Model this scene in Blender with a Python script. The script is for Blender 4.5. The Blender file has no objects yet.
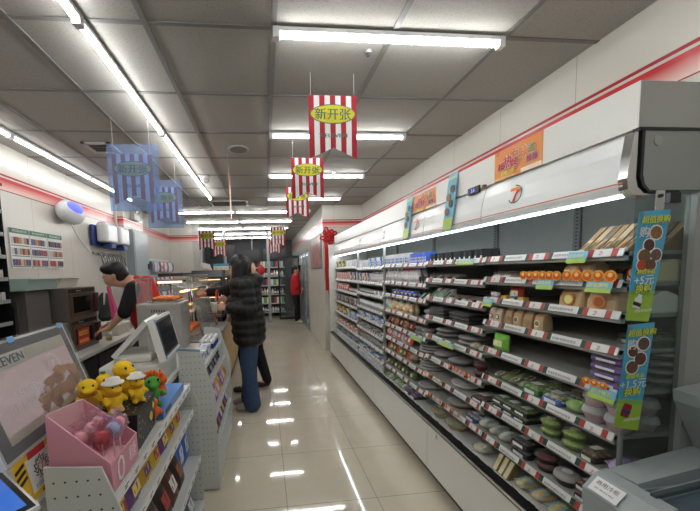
import bpy, math, random
from mathutils import Vector, Matrix
rnd = random.Random(7)
S = bpy.context.scene
COL = S.collection
PI = math.pi
# ------------------------------------------------------------------ camera, world, exposure
H = 1.524
cam = bpy.data.cameras.new('camera'); co = bpy.data.objects.new('camera', cam); COL.objects.link(co)
yaw, pitch, roll, FOC, CX, CY = .0971, -.0856, -.0296, 320.92, 296.84, 298.05
_f = Vector((math.sin(yaw)*math.cos(pitch), math.cos(yaw)*math.cos(pitch), math.sin(pitch)))
_r = Vector((math.cos(yaw), -math.sin(yaw), 0)); _u = _r.cross(_f)
R0 = math.cos(roll)*_r + math.sin(roll)*_u; U0 = -math.sin(roll)*_r + math.cos(roll)*_u
co.matrix_world = Matrix(((R0.x, U0.x, -_f.x, 0), (R0.y, U0.y, -_f.y, 0), (R0.z, U0.z, -_f.z, H), (0, 0, 0, 1)))
cam.sensor_width = 36; cam.lens = FOC/700*36; cam.shift_x = (350-CX)/700; cam.shift_y = (CY-255.5)/700
cam.clip_start = .02; cam.clip_end = 60
S.camera = co
w = bpy.data.worlds.new('world'); S.world = w; w.use_nodes = True
w.node_tree.nodes['Background'].inputs[0].default_value = (.8, .9, 1, 1)
w.node_tree.nodes['Background'].inputs[1].default_value = .05
S.view_settings.view_transform = 'Standard'; S.view_settings.look = 'None'
S.view_settings.gamma = 1; S.view_settings.use_curve_mapping = False
S.view_settings.exposure = 1.05
TUBE = 17.5      # strength of the ceiling tubes
# ------------------------------------------------------------------ materials
MC = {}
def lin(c):
    c = c/255
    return c/12.92 if c <= .04045 else ((c+.055)/1.055)**2.4
def rgb(c): return (lin(c[0]), lin(c[1]), lin(c[2]), 1)
def mat(name, c, rough=.5, metal=0, emit=0, noise=0, scale=30, bump=0, coat=0, alpha=1):
    if name in MC: return MC[name]
    m = bpy.data.materials.new(name); m.use_nodes = True; MC[name] = m
    nt = m.node_tree; p = nt.nodes['Principled BSDF']
    p.inputs['Base Color'].default_value = rgb(c); p.inputs['Roughness'].default_value = rough
    p.inputs['Metallic'].default_value = metal; p.inputs['Coat Weight'].default_value = coat
    m.diffuse_color = rgb(c)
    if emit:
        p.inputs['Emission Color'].default_value = rgb(c); p.inputs['Emission Strength'].default_value = emit
    if noise or bump:
        tc = nt.nodes.new('ShaderNodeTexCoord'); nz = nt.nodes.new('ShaderNodeTexNoise')
        nz.inputs['Scale'].default_value = scale; nz.inputs['Detail'].default_value = 4
        nt.links.new(tc.outputs['Object'], nz.inputs['Vector'])
        if noise:
            mx = nt.nodes.new('ShaderNodeMix'); mx.data_type = 'RGBA'
            mx.inputs[6].default_value = rgb([max(0, k*(1-noise)) for k in c]); mx.inputs[7].default_value = rgb([min(255, k*(1+noise)) for k in c])
            nt.links.new(nz.outputs['Fac'], mx.inputs[0]); nt.links.new(mx.outputs[2], p.inputs['Base Color'])
        if bump:
            b = nt.nodes.new('ShaderNodeBump'); b.inputs['Strength'].default_value = bump; b.inputs['Distance'].default_value = .005
            nt.links.new(nz.outputs['Fac'], b.inputs['Height']); nt.links.new(b.outputs['Normal'], p.inputs['Normal'])
    return m
def glassy(name, c=(235, 240, 240), through=.85, rough=.05):
    if name in MC: return MC[name]
    m = bpy.data.materials.new(name); m.use_nodes = True; MC[name] = m
    nt = m.node_tree; nt.nodes.clear()
    o = nt.nodes.new('ShaderNodeOutputMaterial'); mx = nt.nodes.new('ShaderNodeMixShader')
    t = nt.nodes.new('ShaderNodeBsdfTransparent'); t.inputs[0].default_value = rgb(c)
    g = nt.nodes.new('ShaderNodeBsdfPrincipled'); g.inputs['Base Color'].default_value = rgb(c); g.inputs['Roughness'].default_value = rough
    fr = nt.nodes.new('ShaderNodeLayerWeight'); fr.inputs[0].default_value = .5
    pw = nt.nodes.new('ShaderNodeMath'); pw.operation = 'POWER'; pw.inputs[1].default_value = 5
    mm = nt.nodes.new('ShaderNodeMath'); mm.operation = 'MULTIPLY_ADD'; mm.use_clamp = True; mm.inputs[1].default_value = .35; mm.inputs[2].default_value = 1-through
    nt.links.new(fr.outputs[1], pw.inputs[0]); nt.links.new(pw.outputs[0], mm.inputs[0]); nt.links.new(mm.outputs[0], mx.inputs[0])
    nt.links.new(t.outputs[0], mx.inputs[1]); nt.links.new(g.outputs[0], mx.inputs[2]); nt.links.new(mx.outputs[0], o.inputs[0])
    m.diffuse_color = rgb(c)
    return m
def C(c, rough=.5, metal=0):       # plain coloured stock by colour
    return mat('paint_%d_%d_%d_%d_%d' % (c[0], c[1], c[2], rough*100, metal*10), c, rough, metal)
WHITE = C((225, 225, 222), .4); BLACK = C((18, 18, 20), .4); DARK = C((45, 46, 48), .5); GREY = C((140, 142, 142), .5)
STEEL = mat('brushed_steel', (185, 182, 178), .35, .6, noise=.05, scale=60); CHROME = C((205, 205, 205), .15, 1)
RED = C((190, 30, 40), .45); GLASS = glassy('clear_glass'); CLEAR = glassy('clear_plastic', (250, 252, 252), .93, .12)
FROST = glassy('frosted_plastic', (225, 225, 225), .45, .3)
SKIN = mat('skin', (205, 160, 135), .55, noise=.04); HAIR = mat('black_hair', (16, 14, 15), .45, noise=.3, scale=90)
# ------------------------------------------------------------------ mesh builder
class B:
    def __init__(s): s.v = []; s.f = []; s.mi = []; s.sm = []; s.mats = []; s.M = None
    def m(s, mt):
        if mt not in s.mats: s.mats.append(mt)
        return s.mats.index(mt)
    def add(s, vs, fs, mt, smooth=False):
        n = len(s.v)
        for p in vs:
            p = Vector(p); s.v.append(s.M @ p if s.M else p)
        k = s.m(mt)
        for f in fs: s.f.append([n+i for i in f]); s.mi.append(k); s.sm.append(smooth)
        return s
    def box(s, x0, x1, y0, y1, z0, z1, mt):
        x0, x1 = min(x0, x1), max(x0, x1); y0, y1 = min(y0, y1), max(y0, y1); z0, z1 = min(z0, z1), max(z0, z1)
        v = [(x0,y0,z0),(x1,y0,z0),(x1,y1,z0),(x0,y1,z0),(x0,y0,z1),(x1,y0,z1),(x1,y1,z1),(x0,y1,z1)]
        return s.add(v, [(0,3,2,1),(4,5,6,7),(0,1,5,4),(1,2,6,5),(2,3,7,6),(3,0,4,7)], mt)
    def rbox(s, x0, x1, y0, y1, z0, z1, mt, r=.01):      # box with chamfered vertical and top edges
        n = 4; pts = []
        for cx, cy, a0 in ((x1-r, y1-r, 0), (x0+r, y1-r, PI/2), (x0+r, y0+r, PI), (x1-r, y0+r, 1.5*PI)):
            for i in range(n): a = a0+i*PI/2/(n-1); pts.append((cx, cy, math.cos(a), math.sin(a)))
        rings = [(z0+r*.4, 1.), (z0, .6)][::-1] + [(z1-r, 1.), (z1-r*.3, .7), (z1, 0.)]
        vs = []; fs = []; N = len(pts)
        for z, q in rings:
            for a in pts: vs.append((a[0]+a[2]*r*q, a[1]+a[3]*r*q, z))
        for k in range(len(rings)-1):
            for i in range(N): j = (i+1) % N; fs.append((k*N+i, k*N+j, (k+1)*N+j, (k+1)*N+i))
        fs.append(tuple(range(N))[::-1]); fs.append(tuple((len(rings)-1)*N+i for i in range(N)))
        return s.add(vs, fs, mt, False)
    def prism(s, pts, axis, a, b, mt):                    # 2-D polygon extruded along an axis
        def p3(p, t): return {'x': (t, p[0], p[1]), 'y': (p[0], t, p[1]), 'z': (p[0], p[1], t)}[axis]
        n = len(pts); v = [p3(p, a) for p in pts]+[p3(p, b) for p in pts]
        fs = [tuple(range(n)), tuple(range(2*n-1, n-1, -1))]+[(i, n+i, n+(i+1) % n, (i+1) % n) for i in range(n)]
        return s.add(v, fs, mt)
    def quad(s, a, b, c, d, mt): return s.add([a, b, c, d], [(0, 1, 2, 3)], mt)
    def slab(s, a, b, c, d, t, mt):                       # quad given thickness t against its normal
        a, b, c, d = map(Vector, (a, b, c, d)); n = (b-a).cross(d-a).normalized()*-t
        v = [a, b, c, d, a+n, b+n, c+n, d+n]
        return s.add(v, [(0,1,2,3),(7,6,5,4),(0,4,5,1),(1,5,6,2),(2,6,7,3),(3,7,4,0)], mt)
    def cyl(s, p0, p1, r, mt, n=12, r1=None):
        p0, p1 = Vector(p0), Vector(p1); d = (p1-p0).normalized(); r1 = r if r1 is None else r1
        a = d.orthogonal().normalized(); b = d.cross(a); v = []
        for p, q in ((p0, r), (p1, r1)):
            for i in range(n): t = 2*PI*i/n; v.append(p+(a*math.cos(t)+b*math.sin(t))*q)
        fs = [(i, (i+1) % n, n+(i+1) % n, n+i) for i in range(n)]
        s.add(v, fs, mt, True)
        s.add(v[:n], [tuple(range(n))[::-1]], mt); return s.add(v[n:], [tuple(range(n))], mt)
    def tube(s, pts, r, mt, n=8):
        P = [Vector(p) for p in pts]; v = []; up = None
        for i, p in enumerate(P):
            d = (P[min(i+1, len(P)-1)]-P[max(i-1, 0)]).normalized()
            a = (up - d*up.dot(d)).normalized() if up is not None else d.orthogonal().normalized()
            up = a; b = d.cross(a)
            for k in range(n): t = 2*PI*k/n; v.append(p+(a*math.cos(t)+b*math.sin(t))*r)
        fs = [(i*n+k, i*n+(k+1) % n, (i+1)*n+(k+1) % n, (i+1)*n+k) for i in range(len(P)-1) for k in range(n)]
        fs += [tuple(range(n))[::-1], tuple((len(P)-1)*n+k for k in range(n))]
        return s.add(v, fs, mt, True)
    def lathe(s, prof, c, mt, n=14, sy=1.):                # prof [(r,z)...]
        v = []; fs = []
        for r, z in prof:
            for i in range(n): t = 2*PI*i/n; v.append((c[0]+r*math.cos(t), c[1]+r*sy*math.sin(t), c[2]+z))
        for k in range(len(prof)-1):
            for i in range(n): j = (i+1) % n; fs.append((k*n+i, k*n+j, (k+1)*n+j, (k+1)*n+i))
        if prof[0][0] > 1e-5: fs.append(tuple(range(n))[::-1])
        if prof[-1][0] > 1e-5: fs.append(tuple((len(prof)-1)*n+i for i in range(n)))
        return s.add(v, fs, mt, True)
    def ell(s, c, rx, ry, rz, mt, n=12, m=8):
        v = []; fs = []
        for j in range(m+1):
            a = PI*j/m-PI/2
            for i in range(n): t = 2*PI*i/n; v.append((c[0]+rx*math.cos(a)*math.cos(t), c[1]+ry*math.cos(a)*math.sin(t), c[2]+rz*math.sin(a)))
        for k in range(m):
            for i in range(n): j = (i+1) % n; fs.append((k*n+i, k*n+j, (k+1)*n+j, (k+1)*n+i))
        return s.add(v, fs, mt, True)
    def pillow(s, w, h, d, mt, n=8, crimp=.06, z0=0, mt2=None):     # upright bag, width along Y, thickness along X
        for sg in (-1, 1):
            v = []; fs = []
            for j in range(n+1):
                q = -1+2*j/n
                for i in range(n+1):
                    u = -1+2*i/n
                    t = (max(0, 1-abs(u)**3)**.55)*(max(0, 1-abs(q)**4)**.6)
                    wob = .004*math.sin(9*u+5*q)*(t)
                    v.append((sg*(d/2*t+.001)+wob, u*w/2*(1-.05*(1-abs(q))), z0+h/2+q*h/2))
            for j in range(n):
                for i in range(n):
                    a = j*(n+1)+i; fs.append((a, a+1, a+n+2, a+n+1))
            s.add(v, fs, mt, True)
        if crimp:
            s.box(-.0015, .0015, -w/2, w/2, z0+h-crimp*h*.3, z0+h+.004, mt2 or mt)
            s.box(-.0015, .0015, -w/2, w/2, z0, z0+.01, mt2 or mt)
        return s
    def merge(s, o):
        n = len(s.v); s.v += o.v
        for f, k, q in zip(o.f, o.mi, o.sm): s.f.append([n+i for i in f]); s.mi.append(s.m(o.mats[k])); s.sm.append(q)
        return s
    def mesh(s, name):
        me = bpy.data.meshes.new(name); me.from_pydata([tuple(v) for v in s.v], [], s.f)
        for mt in s.mats: me.materials.append(mt)
        me.polygons.foreach_set('material_index', s.mi); me.polygons.foreach_set('use_smooth', s.sm)
        me.update(); return me
def link(name, me, parent=None, loc=(0, 0, 0), rz=0):
    o = bpy.data.objects.new(name, me); COL.objects.link(o); o.parent = parent; o.location = loc; o.rotation_euler = (0, 0, rz); return o
def ob(name, b, parent=None, loc=(0, 0, 0), rz=0): return link(name, b.mesh(name), parent, loc, rz)
def tag(o, label, cat, group=None):
    o['label'] = label; o['category'] = cat
    if group: o['group'] = group
    return o
def thing(name, label, cat, loc=(0, 0, 0), rz=0, group=None):
    return tag(link(name, None, None, loc, rz), label, cat, group)
def struct(name, b): o = ob(name, b); o['kind'] = 'structure'; return o
TX = {}; TXN = [0]
def text(b, s, size, org, right, up, mt, center=True, squash=1.):     # writing as flat glyph faces
    if s not in TX:
        c = bpy.data.curves.new('t', 'FONT'); c.body = s; c.resolution_u = 2
        o = bpy.data.objects.new('t', c); COL.objects.link(o)
        dg = bpy.context.evaluated_depsgraph_get(); me = bpy.data.meshes.new_from_object(o.evaluated_get(dg))
        vs = [v.co.copy() for v in me.vertices]; fs = [tuple(p.vertices) for p in me.polygons]
        bpy.data.objects.remove(o); bpy.data.curves.remove(c); bpy.data.meshes.remove(me)
        TX[s] = (vs, fs)
    vs, fs = TX[s]
    if not vs: return b
    xs = [v.x for v in vs]; ys = [v.y for v in vs]; mx = (min(xs)+max(xs))/2 if center else min(xs); my = (min(ys)+max(ys))/2
    r = Vector(right).normalized(); u = Vector(up).normalized(); TXN[0] = (TXN[0]+1) % 12; o = Vector(org)+r.cross(u)*.00012*TXN[0]
    return b.add([o+r*(v.x-mx)*size*squash+u*(v.y-my)*size for v in vs], fs, mt)
def seven(b, size, org, right, up):                                    # the shop's square emblem
    r = Vector(right).normalized(); u = Vector(up).normalized(); o = Vector(org); n = r.cross(u)
    def P(x, y, k=0): return o+r*x*size+u*y*size+n*k*.0006
    G, RD, OR, GR = C((235, 238, 235), .4), C((215, 50, 40), .4), C((240, 130, 40), .4), C((0, 120, 80), .4)
    b.quad(P(-.33,.36,1),P(.36,.36,1),P(.36,.2,1),P(-.33,.2,1), OR)
    b.quad(P(.14,.2,1),P(.36,.2,1),P(.12,-.08,1),P(-.02,-.08,1), RD)
    b.quad(P(-.02,-.08,1),P(.12,-.08,1),P(.05,-.42,1),P(-.15,-.42,1), RD)
    for k in range(14):                                                # green ring open at the top left
        a0 = -2.6+k*.3; a1 = a0+.3
        b.quad(P(math.cos(a0)*.5,math.sin(a0)*.5), P(math.cos(a1)*.5,math.sin(a1)*.5), P(math.cos(a1)*.43,math.sin(a1)*.43), P(math.cos(a0)*.43,math.sin(a0)*.43), GR)
    return b
def blob(name, parts, mt, parent=None, voxel=.012, smooth=3, loc=(0, 0, 0)):
    """parts: ('c', p0, r0, p1, r1) tapered limbs, ('e', c, rx, ry, rz[, rotz]) lumps -> ONE continuous skin"""
    b = B()
    for q in parts:
        if q[0] == 'c':
            p0, r0, p1, r1 = Vector(q[1]), q[2], Vector(q[3]), q[4]
            b.cyl(p0, p1, r0, mt, 12, r1); b.ell(p0, r0, r0, r0, mt); b.ell(p1, r1, r1, r1, mt)
        else:
            c = Vector(q[1]); b.M = Matrix.Translation(c) @ Matrix.Rotation(q[5] if len(q) > 5 else 0, 4, 'Z') @ Matrix.Rotation(q[6] if len(q) > 6 else 0, 4, 'Y')
            b.ell((0, 0, 0), q[2], q[3], q[4], mt, 16, 10); b.M = None
    o = ob('tmp', b)
    m = o.modifiers.new('r', 'REMESH'); m.mode = 'VOXEL'; m.voxel_size = voxel; m.use_smooth_shade = True
    if smooth: s = o.modifiers.new('s', 'SMOOTH'); s.factor = .5; s.iterations = smooth
    bpy.context.view_layer.update(); dg = bpy.context.evaluated_depsgraph_get()
    me = bpy.data.meshes.new_from_object(o.evaluated_get(dg)); me.name = name
    bpy.data.objects.remove(o)
    me.materials.clear(); me.materials.append(mt)
    for p in me.polygons: p.use_smooth = True
    return link(name, me, parent, loc)
# ------------------------------------------------------------------ the room
XL, XR, CZ = -2.24, 1.825, 2.70
YB, YF = -1.6, 12.6
def floor_mat():
    m = mat('polished_floor_tiles', (200, 193, 176), .08, coat=.5); nt = m.node_tree; p = nt.nodes['Principled BSDF']
    tc = nt.nodes.new('ShaderNodeTexCoord'); mp = nt.nodes.new('ShaderNodeMapping'); br = nt.nodes.new('ShaderNodeTexBrick')
    mp.inputs['Location'].default_value = (-.089+.6*10, -1.961+.6*10, 0)
    br.offset = 0; br.squash = 1; br.inputs['Scale'].default_value = 1; br.inputs['Brick Width'].default_value = .6; br.inputs['Row Height'].default_value = .6
    br.inputs['Mortar Size'].default_value = .0022; br.inputs['Mortar Smooth'].default_value = .2
    br.inputs['Mortar'].default_value = rgb((120, 112, 98))
    nz = nt.nodes.new('ShaderNodeTexNoise'); nz.inputs['Scale'].default_value = 3.5; nz.inputs['Detail'].default_value = 8; nz.inputs['Distortion'].default_value = 1.2
    mx = nt.nodes.new('ShaderNodeMix'); mx.data_type = 'RGBA'; mx.inputs[6].default_value = rgb((194, 184, 163)); mx.inputs[7].default_value = rgb((212, 203, 183))
    L = nt.links.new
    L(tc.outputs['Object'], mp.inputs[0]); L(mp.outputs[0], br.inputs['Vector']); L(tc.outputs['Object'], nz.inputs['Vector']); L(nz.outputs['Fac'], mx.inputs[0])
    L(mx.outputs[2], br.inputs['Color1']); L(mx.outputs[2], br.inputs['Color2']); L(br.outputs['Color'], p.inputs['Base Color'])
    mr = nt.nodes.new('ShaderNodeMapRange'); mr.inputs[3].default_value = .06; mr.inputs[4].default_value = .5
    L(br.outputs['Fac'], mr.inputs[0]); L(mr.outputs[0], p.inputs['Roughness'])
    return m
def ceil_mat():
    m = mat('mineral_fibre_tile', (160, 158, 152), .9); nt = m.node_tree; p = nt.nodes['Principled BSDF']
    tc = nt.nodes.new('ShaderNodeTexCoord'); v = nt.nodes.new('ShaderNodeTexNoise'); v.inputs['Scale'].default_value = 130; v.inputs['Detail'].default_value = 3
    r = nt.nodes.new('ShaderNodeValToRGB'); r.color_ramp.elements[0].position = .33; r.color_ramp.elements[0].color = rgb((138, 136, 131)); r.color_ramp.elements[1].position = .43; r.color_ramp.elements[1].color = rgb((166, 163, 157))
    nt.links.new(tc.outputs['Object'], v.inputs['Vector']); nt.links.new(v.outputs['Fac'], r.inputs[0]); nt.links.new(r.outputs[0], p.inputs['Base Color'])
    return m
def wall_mat():
    m = mat('glazed_wall_panel', (212, 208, 198), .25); nt = m.node_tree; p = nt.nodes['Principled BSDF']
    tc = nt.nodes.new('ShaderNodeTexCoord'); sp = nt.nodes.new('ShaderNodeSeparateXYZ'); ad = nt.nodes.new('ShaderNodeMath'); ad.operation = 'ADD'
    cb = nt.nodes.new('ShaderNodeCombineXYZ'); br = nt.nodes.new('ShaderNodeTexBrick'); br.offset = 0
    for k, q in (('Scale', 1), ('Brick Width', .6), ('Row Height', 3.), ('Mortar Size', .002)): br.inputs[k].default_value = q
    br.inputs['Color1'].default_value = br.inputs['Color2'].default_value = rgb((212, 209, 200)); br.inputs['Mortar'].default_value = rgb((165, 162, 155))
    L = nt.links.new; L(tc.outputs['Object'], sp.inputs[0]); L(sp.outputs[0], ad.inputs[0]); L(sp.outputs[1], ad.inputs[1]); L(ad.outputs[0], cb.inputs[0]); L(sp.outputs[2], cb.inputs[1])
    L(cb.outputs[0], br.inputs['Vector']); L(br.outputs['Color'], p.inputs['Base Color'])
    return m
FLOOR, CEIL, WALL = floor_mat(), ceil_mat(), wall_mat()
TBAR = C((122, 121, 118), .6)
struct('floor', B().box(XL-.1, XR+.1, YB-.1, YF+.1, -.1, 0, FLOOR))
struct('ceiling', B().box(XL-.1, XR+.1, YB-.1, YF+.1, CZ, CZ+.1, CEIL))
g = B()
for i in range(-4, 4):
    x = .0876+.6*i; g.box(x-.014, x+.014, YB, YF, CZ-.006, CZ+.001, TBAR)
for j in range(-5, 19):
    y = 1.6615+.6*j; g.box(XL, XR, y-.011, y+.011, CZ-.005, CZ+.001, TBAR)
struct('trim_1', g)
struct('wall_left', B().box(XL-.1, XL, YB, 8.0, 0, CZ, WALL).box(XL-.05, XL+.09, 5.3, 6.1, 0, CZ, WALL))
struct('wall_right', B().box(XR, XR+.1, YB, 5.9, 0, CZ, WALL))
struct('wall_bump', B().box(1.09, XR+.1, 5.9, 7.9, 0, CZ, WALL).box(1.09, XR+.1, 7.9, 9.95, 2.05, CZ, WALL).box(1.09, XR+.1, 9.95, YF, 0, CZ, WALL))
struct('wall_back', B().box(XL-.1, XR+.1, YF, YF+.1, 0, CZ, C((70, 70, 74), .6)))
struct('wall_near', B().box(XL-.1, XR+.1, YB-.1, YB, 0, CZ, WALL))
struct('wall_inner', B().box(XL-.1, -1.70, 8.0, 8.15, 0, CZ, WALL).box(-1.70, -1.55, 8.0, 8.4, 0, CZ, C((185, 185, 182), .3)))
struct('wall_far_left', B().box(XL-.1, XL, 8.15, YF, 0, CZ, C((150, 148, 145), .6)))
def stripe_mat():
    m = mat('red_fading_band', (200, 40, 45), .3); nt = m.node_tree; p = nt.nodes['Principled BSDF']
    tc = nt.nodes.new('ShaderNodeTexCoord'); sp = nt.nodes.new('ShaderNodeSeparateXYZ'); r = nt.nodes.new('ShaderNodeValToRGB'); mr = nt.nodes.new('ShaderNodeMapRange')
    mr.inputs[1].default_value = 2.30; mr.inputs[2].default_value = 2.405
    e = r.color_ramp.elements; e[0].color = rgb((235, 205, 195)); e[1].position = .8; e[1].color = rgb((196, 38, 42))
    L = nt.links.new; L(tc.outputs['Object'], sp.inputs[0]); L(sp.outputs[2], mr.inputs[0]); L(mr.outputs[0], r.inputs[0]); L(r.outputs[0], p.inputs['Base Color']); return m
BAND = stripe_mat(); LINE = C((165, 25, 38), .35)
def band(name, x0, x1, y0, y1):
    struct(name, B().box(x0, x1, y0, y1, 2.30, 2.405, BAND).box(x0, x1, y0, y1, 2.421, 2.437, LINE).box(x0, x1, y0, y1, 2.294, 2.299, LINE))
band('trim_2', XL, XL+.003, YB, 5.3); band('trim_3', XL+.09, XL+.093, 5.3, 6.1); band('trim_4', XL, XL+.09, 5.297, 5.3)
band('trim_5', XL, XL+.003, 6.1, 8.0); band('trim_6', XL+.003, -1.55, 7.997, 8.0); band('trim_7', XR-.003, XR, YB, 5.9)
band('trim_8', 1.09, XR-.003, 5.897, 5.9); band('trim_9', 1.087, 1.09, 5.9, YF)
struct('trim_10', B().box(XL, XL+.035, 5.19, 5.225, 1.9, CZ, C((200, 198, 192), .4)))      # conduit casing
# ------------------------------------------------------------------ ceiling lights
TUBEM = mat('lit_tube', (250, 251, 250), .4, emit=TUBE); HOUS = C((225, 226, 226), .4)
TUBE2 = mat('lit_tube_soft', (250, 251, 250), .4, emit=TUBE*.45)
def tube_light(x, y, along, where, group, soft=False):
    L = 1.17
    t = thing('ceiling_tube_light', 'slim white fluorescent batten glowing on the ceiling, ' + where, 'light', (x, y, CZ-.006), 0 if along == 'x' else PI/2, group)
    if not tube_light.p:
        tube_light.p += [B().rbox(-L/2, L/2, -.018, .018, -.022, 0, HOUS, .004).mesh('housing'),
                         B().cyl((-L/2+.02, 0, -.034), (L/2-.02, 0, -.034), .0125, TUBEM, 10).mesh('tube')]
        tube_light.p += [B().rbox(-L/2-.012, -L/2+.02, -.02, .02, -.052, -.0005, HOUS, .004).mesh('end_cap'), B().rbox(L/2-.02, L/2+.012, -.02, .02, -.052, -.0005, HOUS, .004).mesh('end_cap')]
    if soft and len(tube_light.p) == 4: q = tube_light.p[1].copy(); q.materials[0] = TUBE2; tube_light.p.append(q)
    for n, m in zip(('housing', 'tube', 'end_cap', 'end_cap'), tube_light.p): link(n, tube_light.p[4] if soft and n == 'tube' else m, t)
tube_light.p = []
ORD = ['first', 'second', 'third', 'fourth', 'fifth', 'sixth', 'seventh', 'eighth', 'ninth', 'tenth', 'eleventh', 'twelfth', '13th', '14th', '15th', '16th', '17th', '18th', '19th', '20th', '21st', '22nd', '23rd', '24th']
for k, y in enumerate((-.13, 1.04, 2.21, 3.40, 4.58)): tube_light(-.79, y, 'y', ['', 'in the lengthwise run over the counter, nearest', 'second in the lengthwise run over the counter', 'third in the lengthwise run over the counter', 'last in the lengthwise run over the counter'][k] or 'overhead behind the viewer over the counter', 'lengthwise lights over the counter')
for k, y in enumerate((1.12, 2.29, 3.47, 4.65)): tube_light(-1.985, y, 'y', ['left wall run, outside the view', 'nearest of the run beside the left wall', 'second of the run beside the left wall', 'last of the run beside the left wall'][k], 'lengthwise lights by the left wall', True)
for k, y in enumerate((-.75, .48, 1.655, 2.825, 3.99, 5.24)): tube_light(.68, y, 'x', ['behind the viewer across the aisle', 'crosswise, just above the picture', 'crosswise over the fridge, largest and nearest', 'crosswise over the fridge, second nearest', 'crosswise over the fridge, third nearest', 'crosswise above the fridge far end'][k], 'crosswise lights over the aisle')
for k, y in enumerate((6.33, 7.52, 8.7, 9.88, 11.0)):
    for j, x in enumerate((-1.12, .08)): tube_light(x, y, 'x', 'back of shop, %s row, %s one' % (ORD[k], ('left', 'right')[j]), 'crosswise lights at the back of the shop')
# ------------------------------------------------------------------ open refrigerated wall display
FX = 1.2; Y0, Y1 = .965, 5.43
BRK = [Y0, 1.66, 2.30, 3.2, 4.13, Y1]
ZS = [[1.556,1.449,1.34,1.215,1.065,.907,.744,.567],[1.553,1.429,1.298,1.155,1.015,.856,.713,.567],[1.545,1.385,1.265,1.11,.97,.84,.70,.54],
      [1.53,1.36,1.22,1.05,.92,.78,.64,.52],[1.55,1.36,1.19,1.0,.82,.64,.5]]
DECK = .405
case = thing('open_refrigerated_display', 'long white open-front chiller with dark grey shelves along the right wall', 'refrigerated display', (FX, Y0, 0))
def cp(name, b, parent=None): # part given in world coordinates
    off = Vector((FX, Y0, 0))
    b.v = [v-off for v in b.v]; return ob(name, b, parent or case)
INNER = mat('grey_enamel', (160, 163, 154), .45, noise=.03); SHELF = C((165, 168, 162), .4); PANEL = C((222, 222, 216), .3)
LIT = mat('glossy_white_fascia', (228, 231, 230), .22)
cp('kick_plate', B().box(1.16, 1.2, Y0, Y1, 0.005, .1, C((62, 62, 60), .5)))
bp = B()
for k in range(4):
    a = Y0+(Y1-Y0)*k/4; bp.box(1.10, 1.14, a+.003, a+(Y1-Y0)/4-.003, .10, .425, PANEL)
cp('base_panel', bp); cp('bumper', B().box(1.095, 1.15, Y0, Y1, .425, .44, C((60, 60, 60), .3)).box(1.092, 1.098, Y0, Y1, .437, .450, CHROME).box(1.105, 1.15, Y0, Y1, .44, .452, BLACK))
d = B().box(1.15, 1.78, Y0, Y1, .36, DECK, C((205, 206, 202), .4)); cp('deck', d)
cp('back_panel', B().box(1.76, 1.80, Y0, Y1, .36, 1.95, INNER))
for yb in BRK[1:-1]:
    slot = B()
    slot.box(1.748, 1.76, yb-.02, yb+.02, .42, 1.9, C((128, 130, 126), .5))
    for k in range(70): slot.box(1.7475, 1.748, yb-.006, yb+.006, .45+k*.02, .456+k*.02, BLACK)
    cp('slotted_upright', slot)
RGR, RRED, RW = C((28, 68, 58), .45), C((168, 64, 52), .45), C((222, 224, 222), .35)
INK = C((70, 75, 75), .6)
def rail(y0, y1, z, x=FX, seg=True):
    b = B(); h = .0135
    def q(a, c, mt, k=0): b.slab((x-.006-k, c, z-h), (x-.006-k, a, z-h), (x+.004-k, a, z+h), (x+.004-k, c, z+h), .003, mt)
    q(y0+.004, y1-.004, RW)
    y = y0+.012+rnd.random()*.03; n = 0
    while y < y1-.05:
        if y0 > 3.1: ws = [(.05, None if n % 5 == 2 else 0), (.03, C((176, 178, 176), .4)), (.045, 0), (.02, C((205, 190, 192), .4))]
        elif n % 2 == 0:
            ws = [(.02, RRED), (.062, None), (.02, RRED), (.018, RGR)]
        else: ws = [(.13, 'T'), (.018, RGR)]
        for wd, mt in ws:
            if y+wd > y1-.01: break
            if mt == 0: pass
            elif mt not in (None, 'T'): q(y, y+wd, mt, .0006)
            elif mt is None: seven(b, .016, (x-.0088, y+wd/2, z), (0, -1, 0), (.28, 0, 1))
            elif y < 3.3: text(b, '超值鲜食便利好味道', .0115, (x-.0088, y+wd/2, z), (0, -1, 0), (.28, 0, 1), INK)
            y += wd
        n += 1
    return b
def shelf(y0, y1, z, k):
    s = cp('shelf', B().box(FX+.005, 1.745, y0+.006, y1-.006, z-.014, z, SHELF).box(FX+.005, FX+.02, y0+.006, y1-.006, z-.03, z, SHELF)
           .prism([(1.745, z-.014), (1.745, z-.06), (1.45, z-.02), (1.45, z-.014)], 'y', y0+.008, y0+.012, SHELF).prism([(1.745, z-.014), (1.745, z-.06), (1.45, z-.02), (1.45, z-.014)], 'y', y1-.012, y1-.008, SHELF))
    r = rail(y0, y1, z-.002, FX-.001); r.v = [v-Vector((FX, Y0, 0)) for v in r.v]; ob('price_rail', r, s)
for i in range(5):
    for k, z in enumerate(ZS[i]): shelf(BRK[i], BRK[i+1], z, k)
cp('deck_rail', rail(Y0, Y1, DECK+.02, 1.165))
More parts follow.
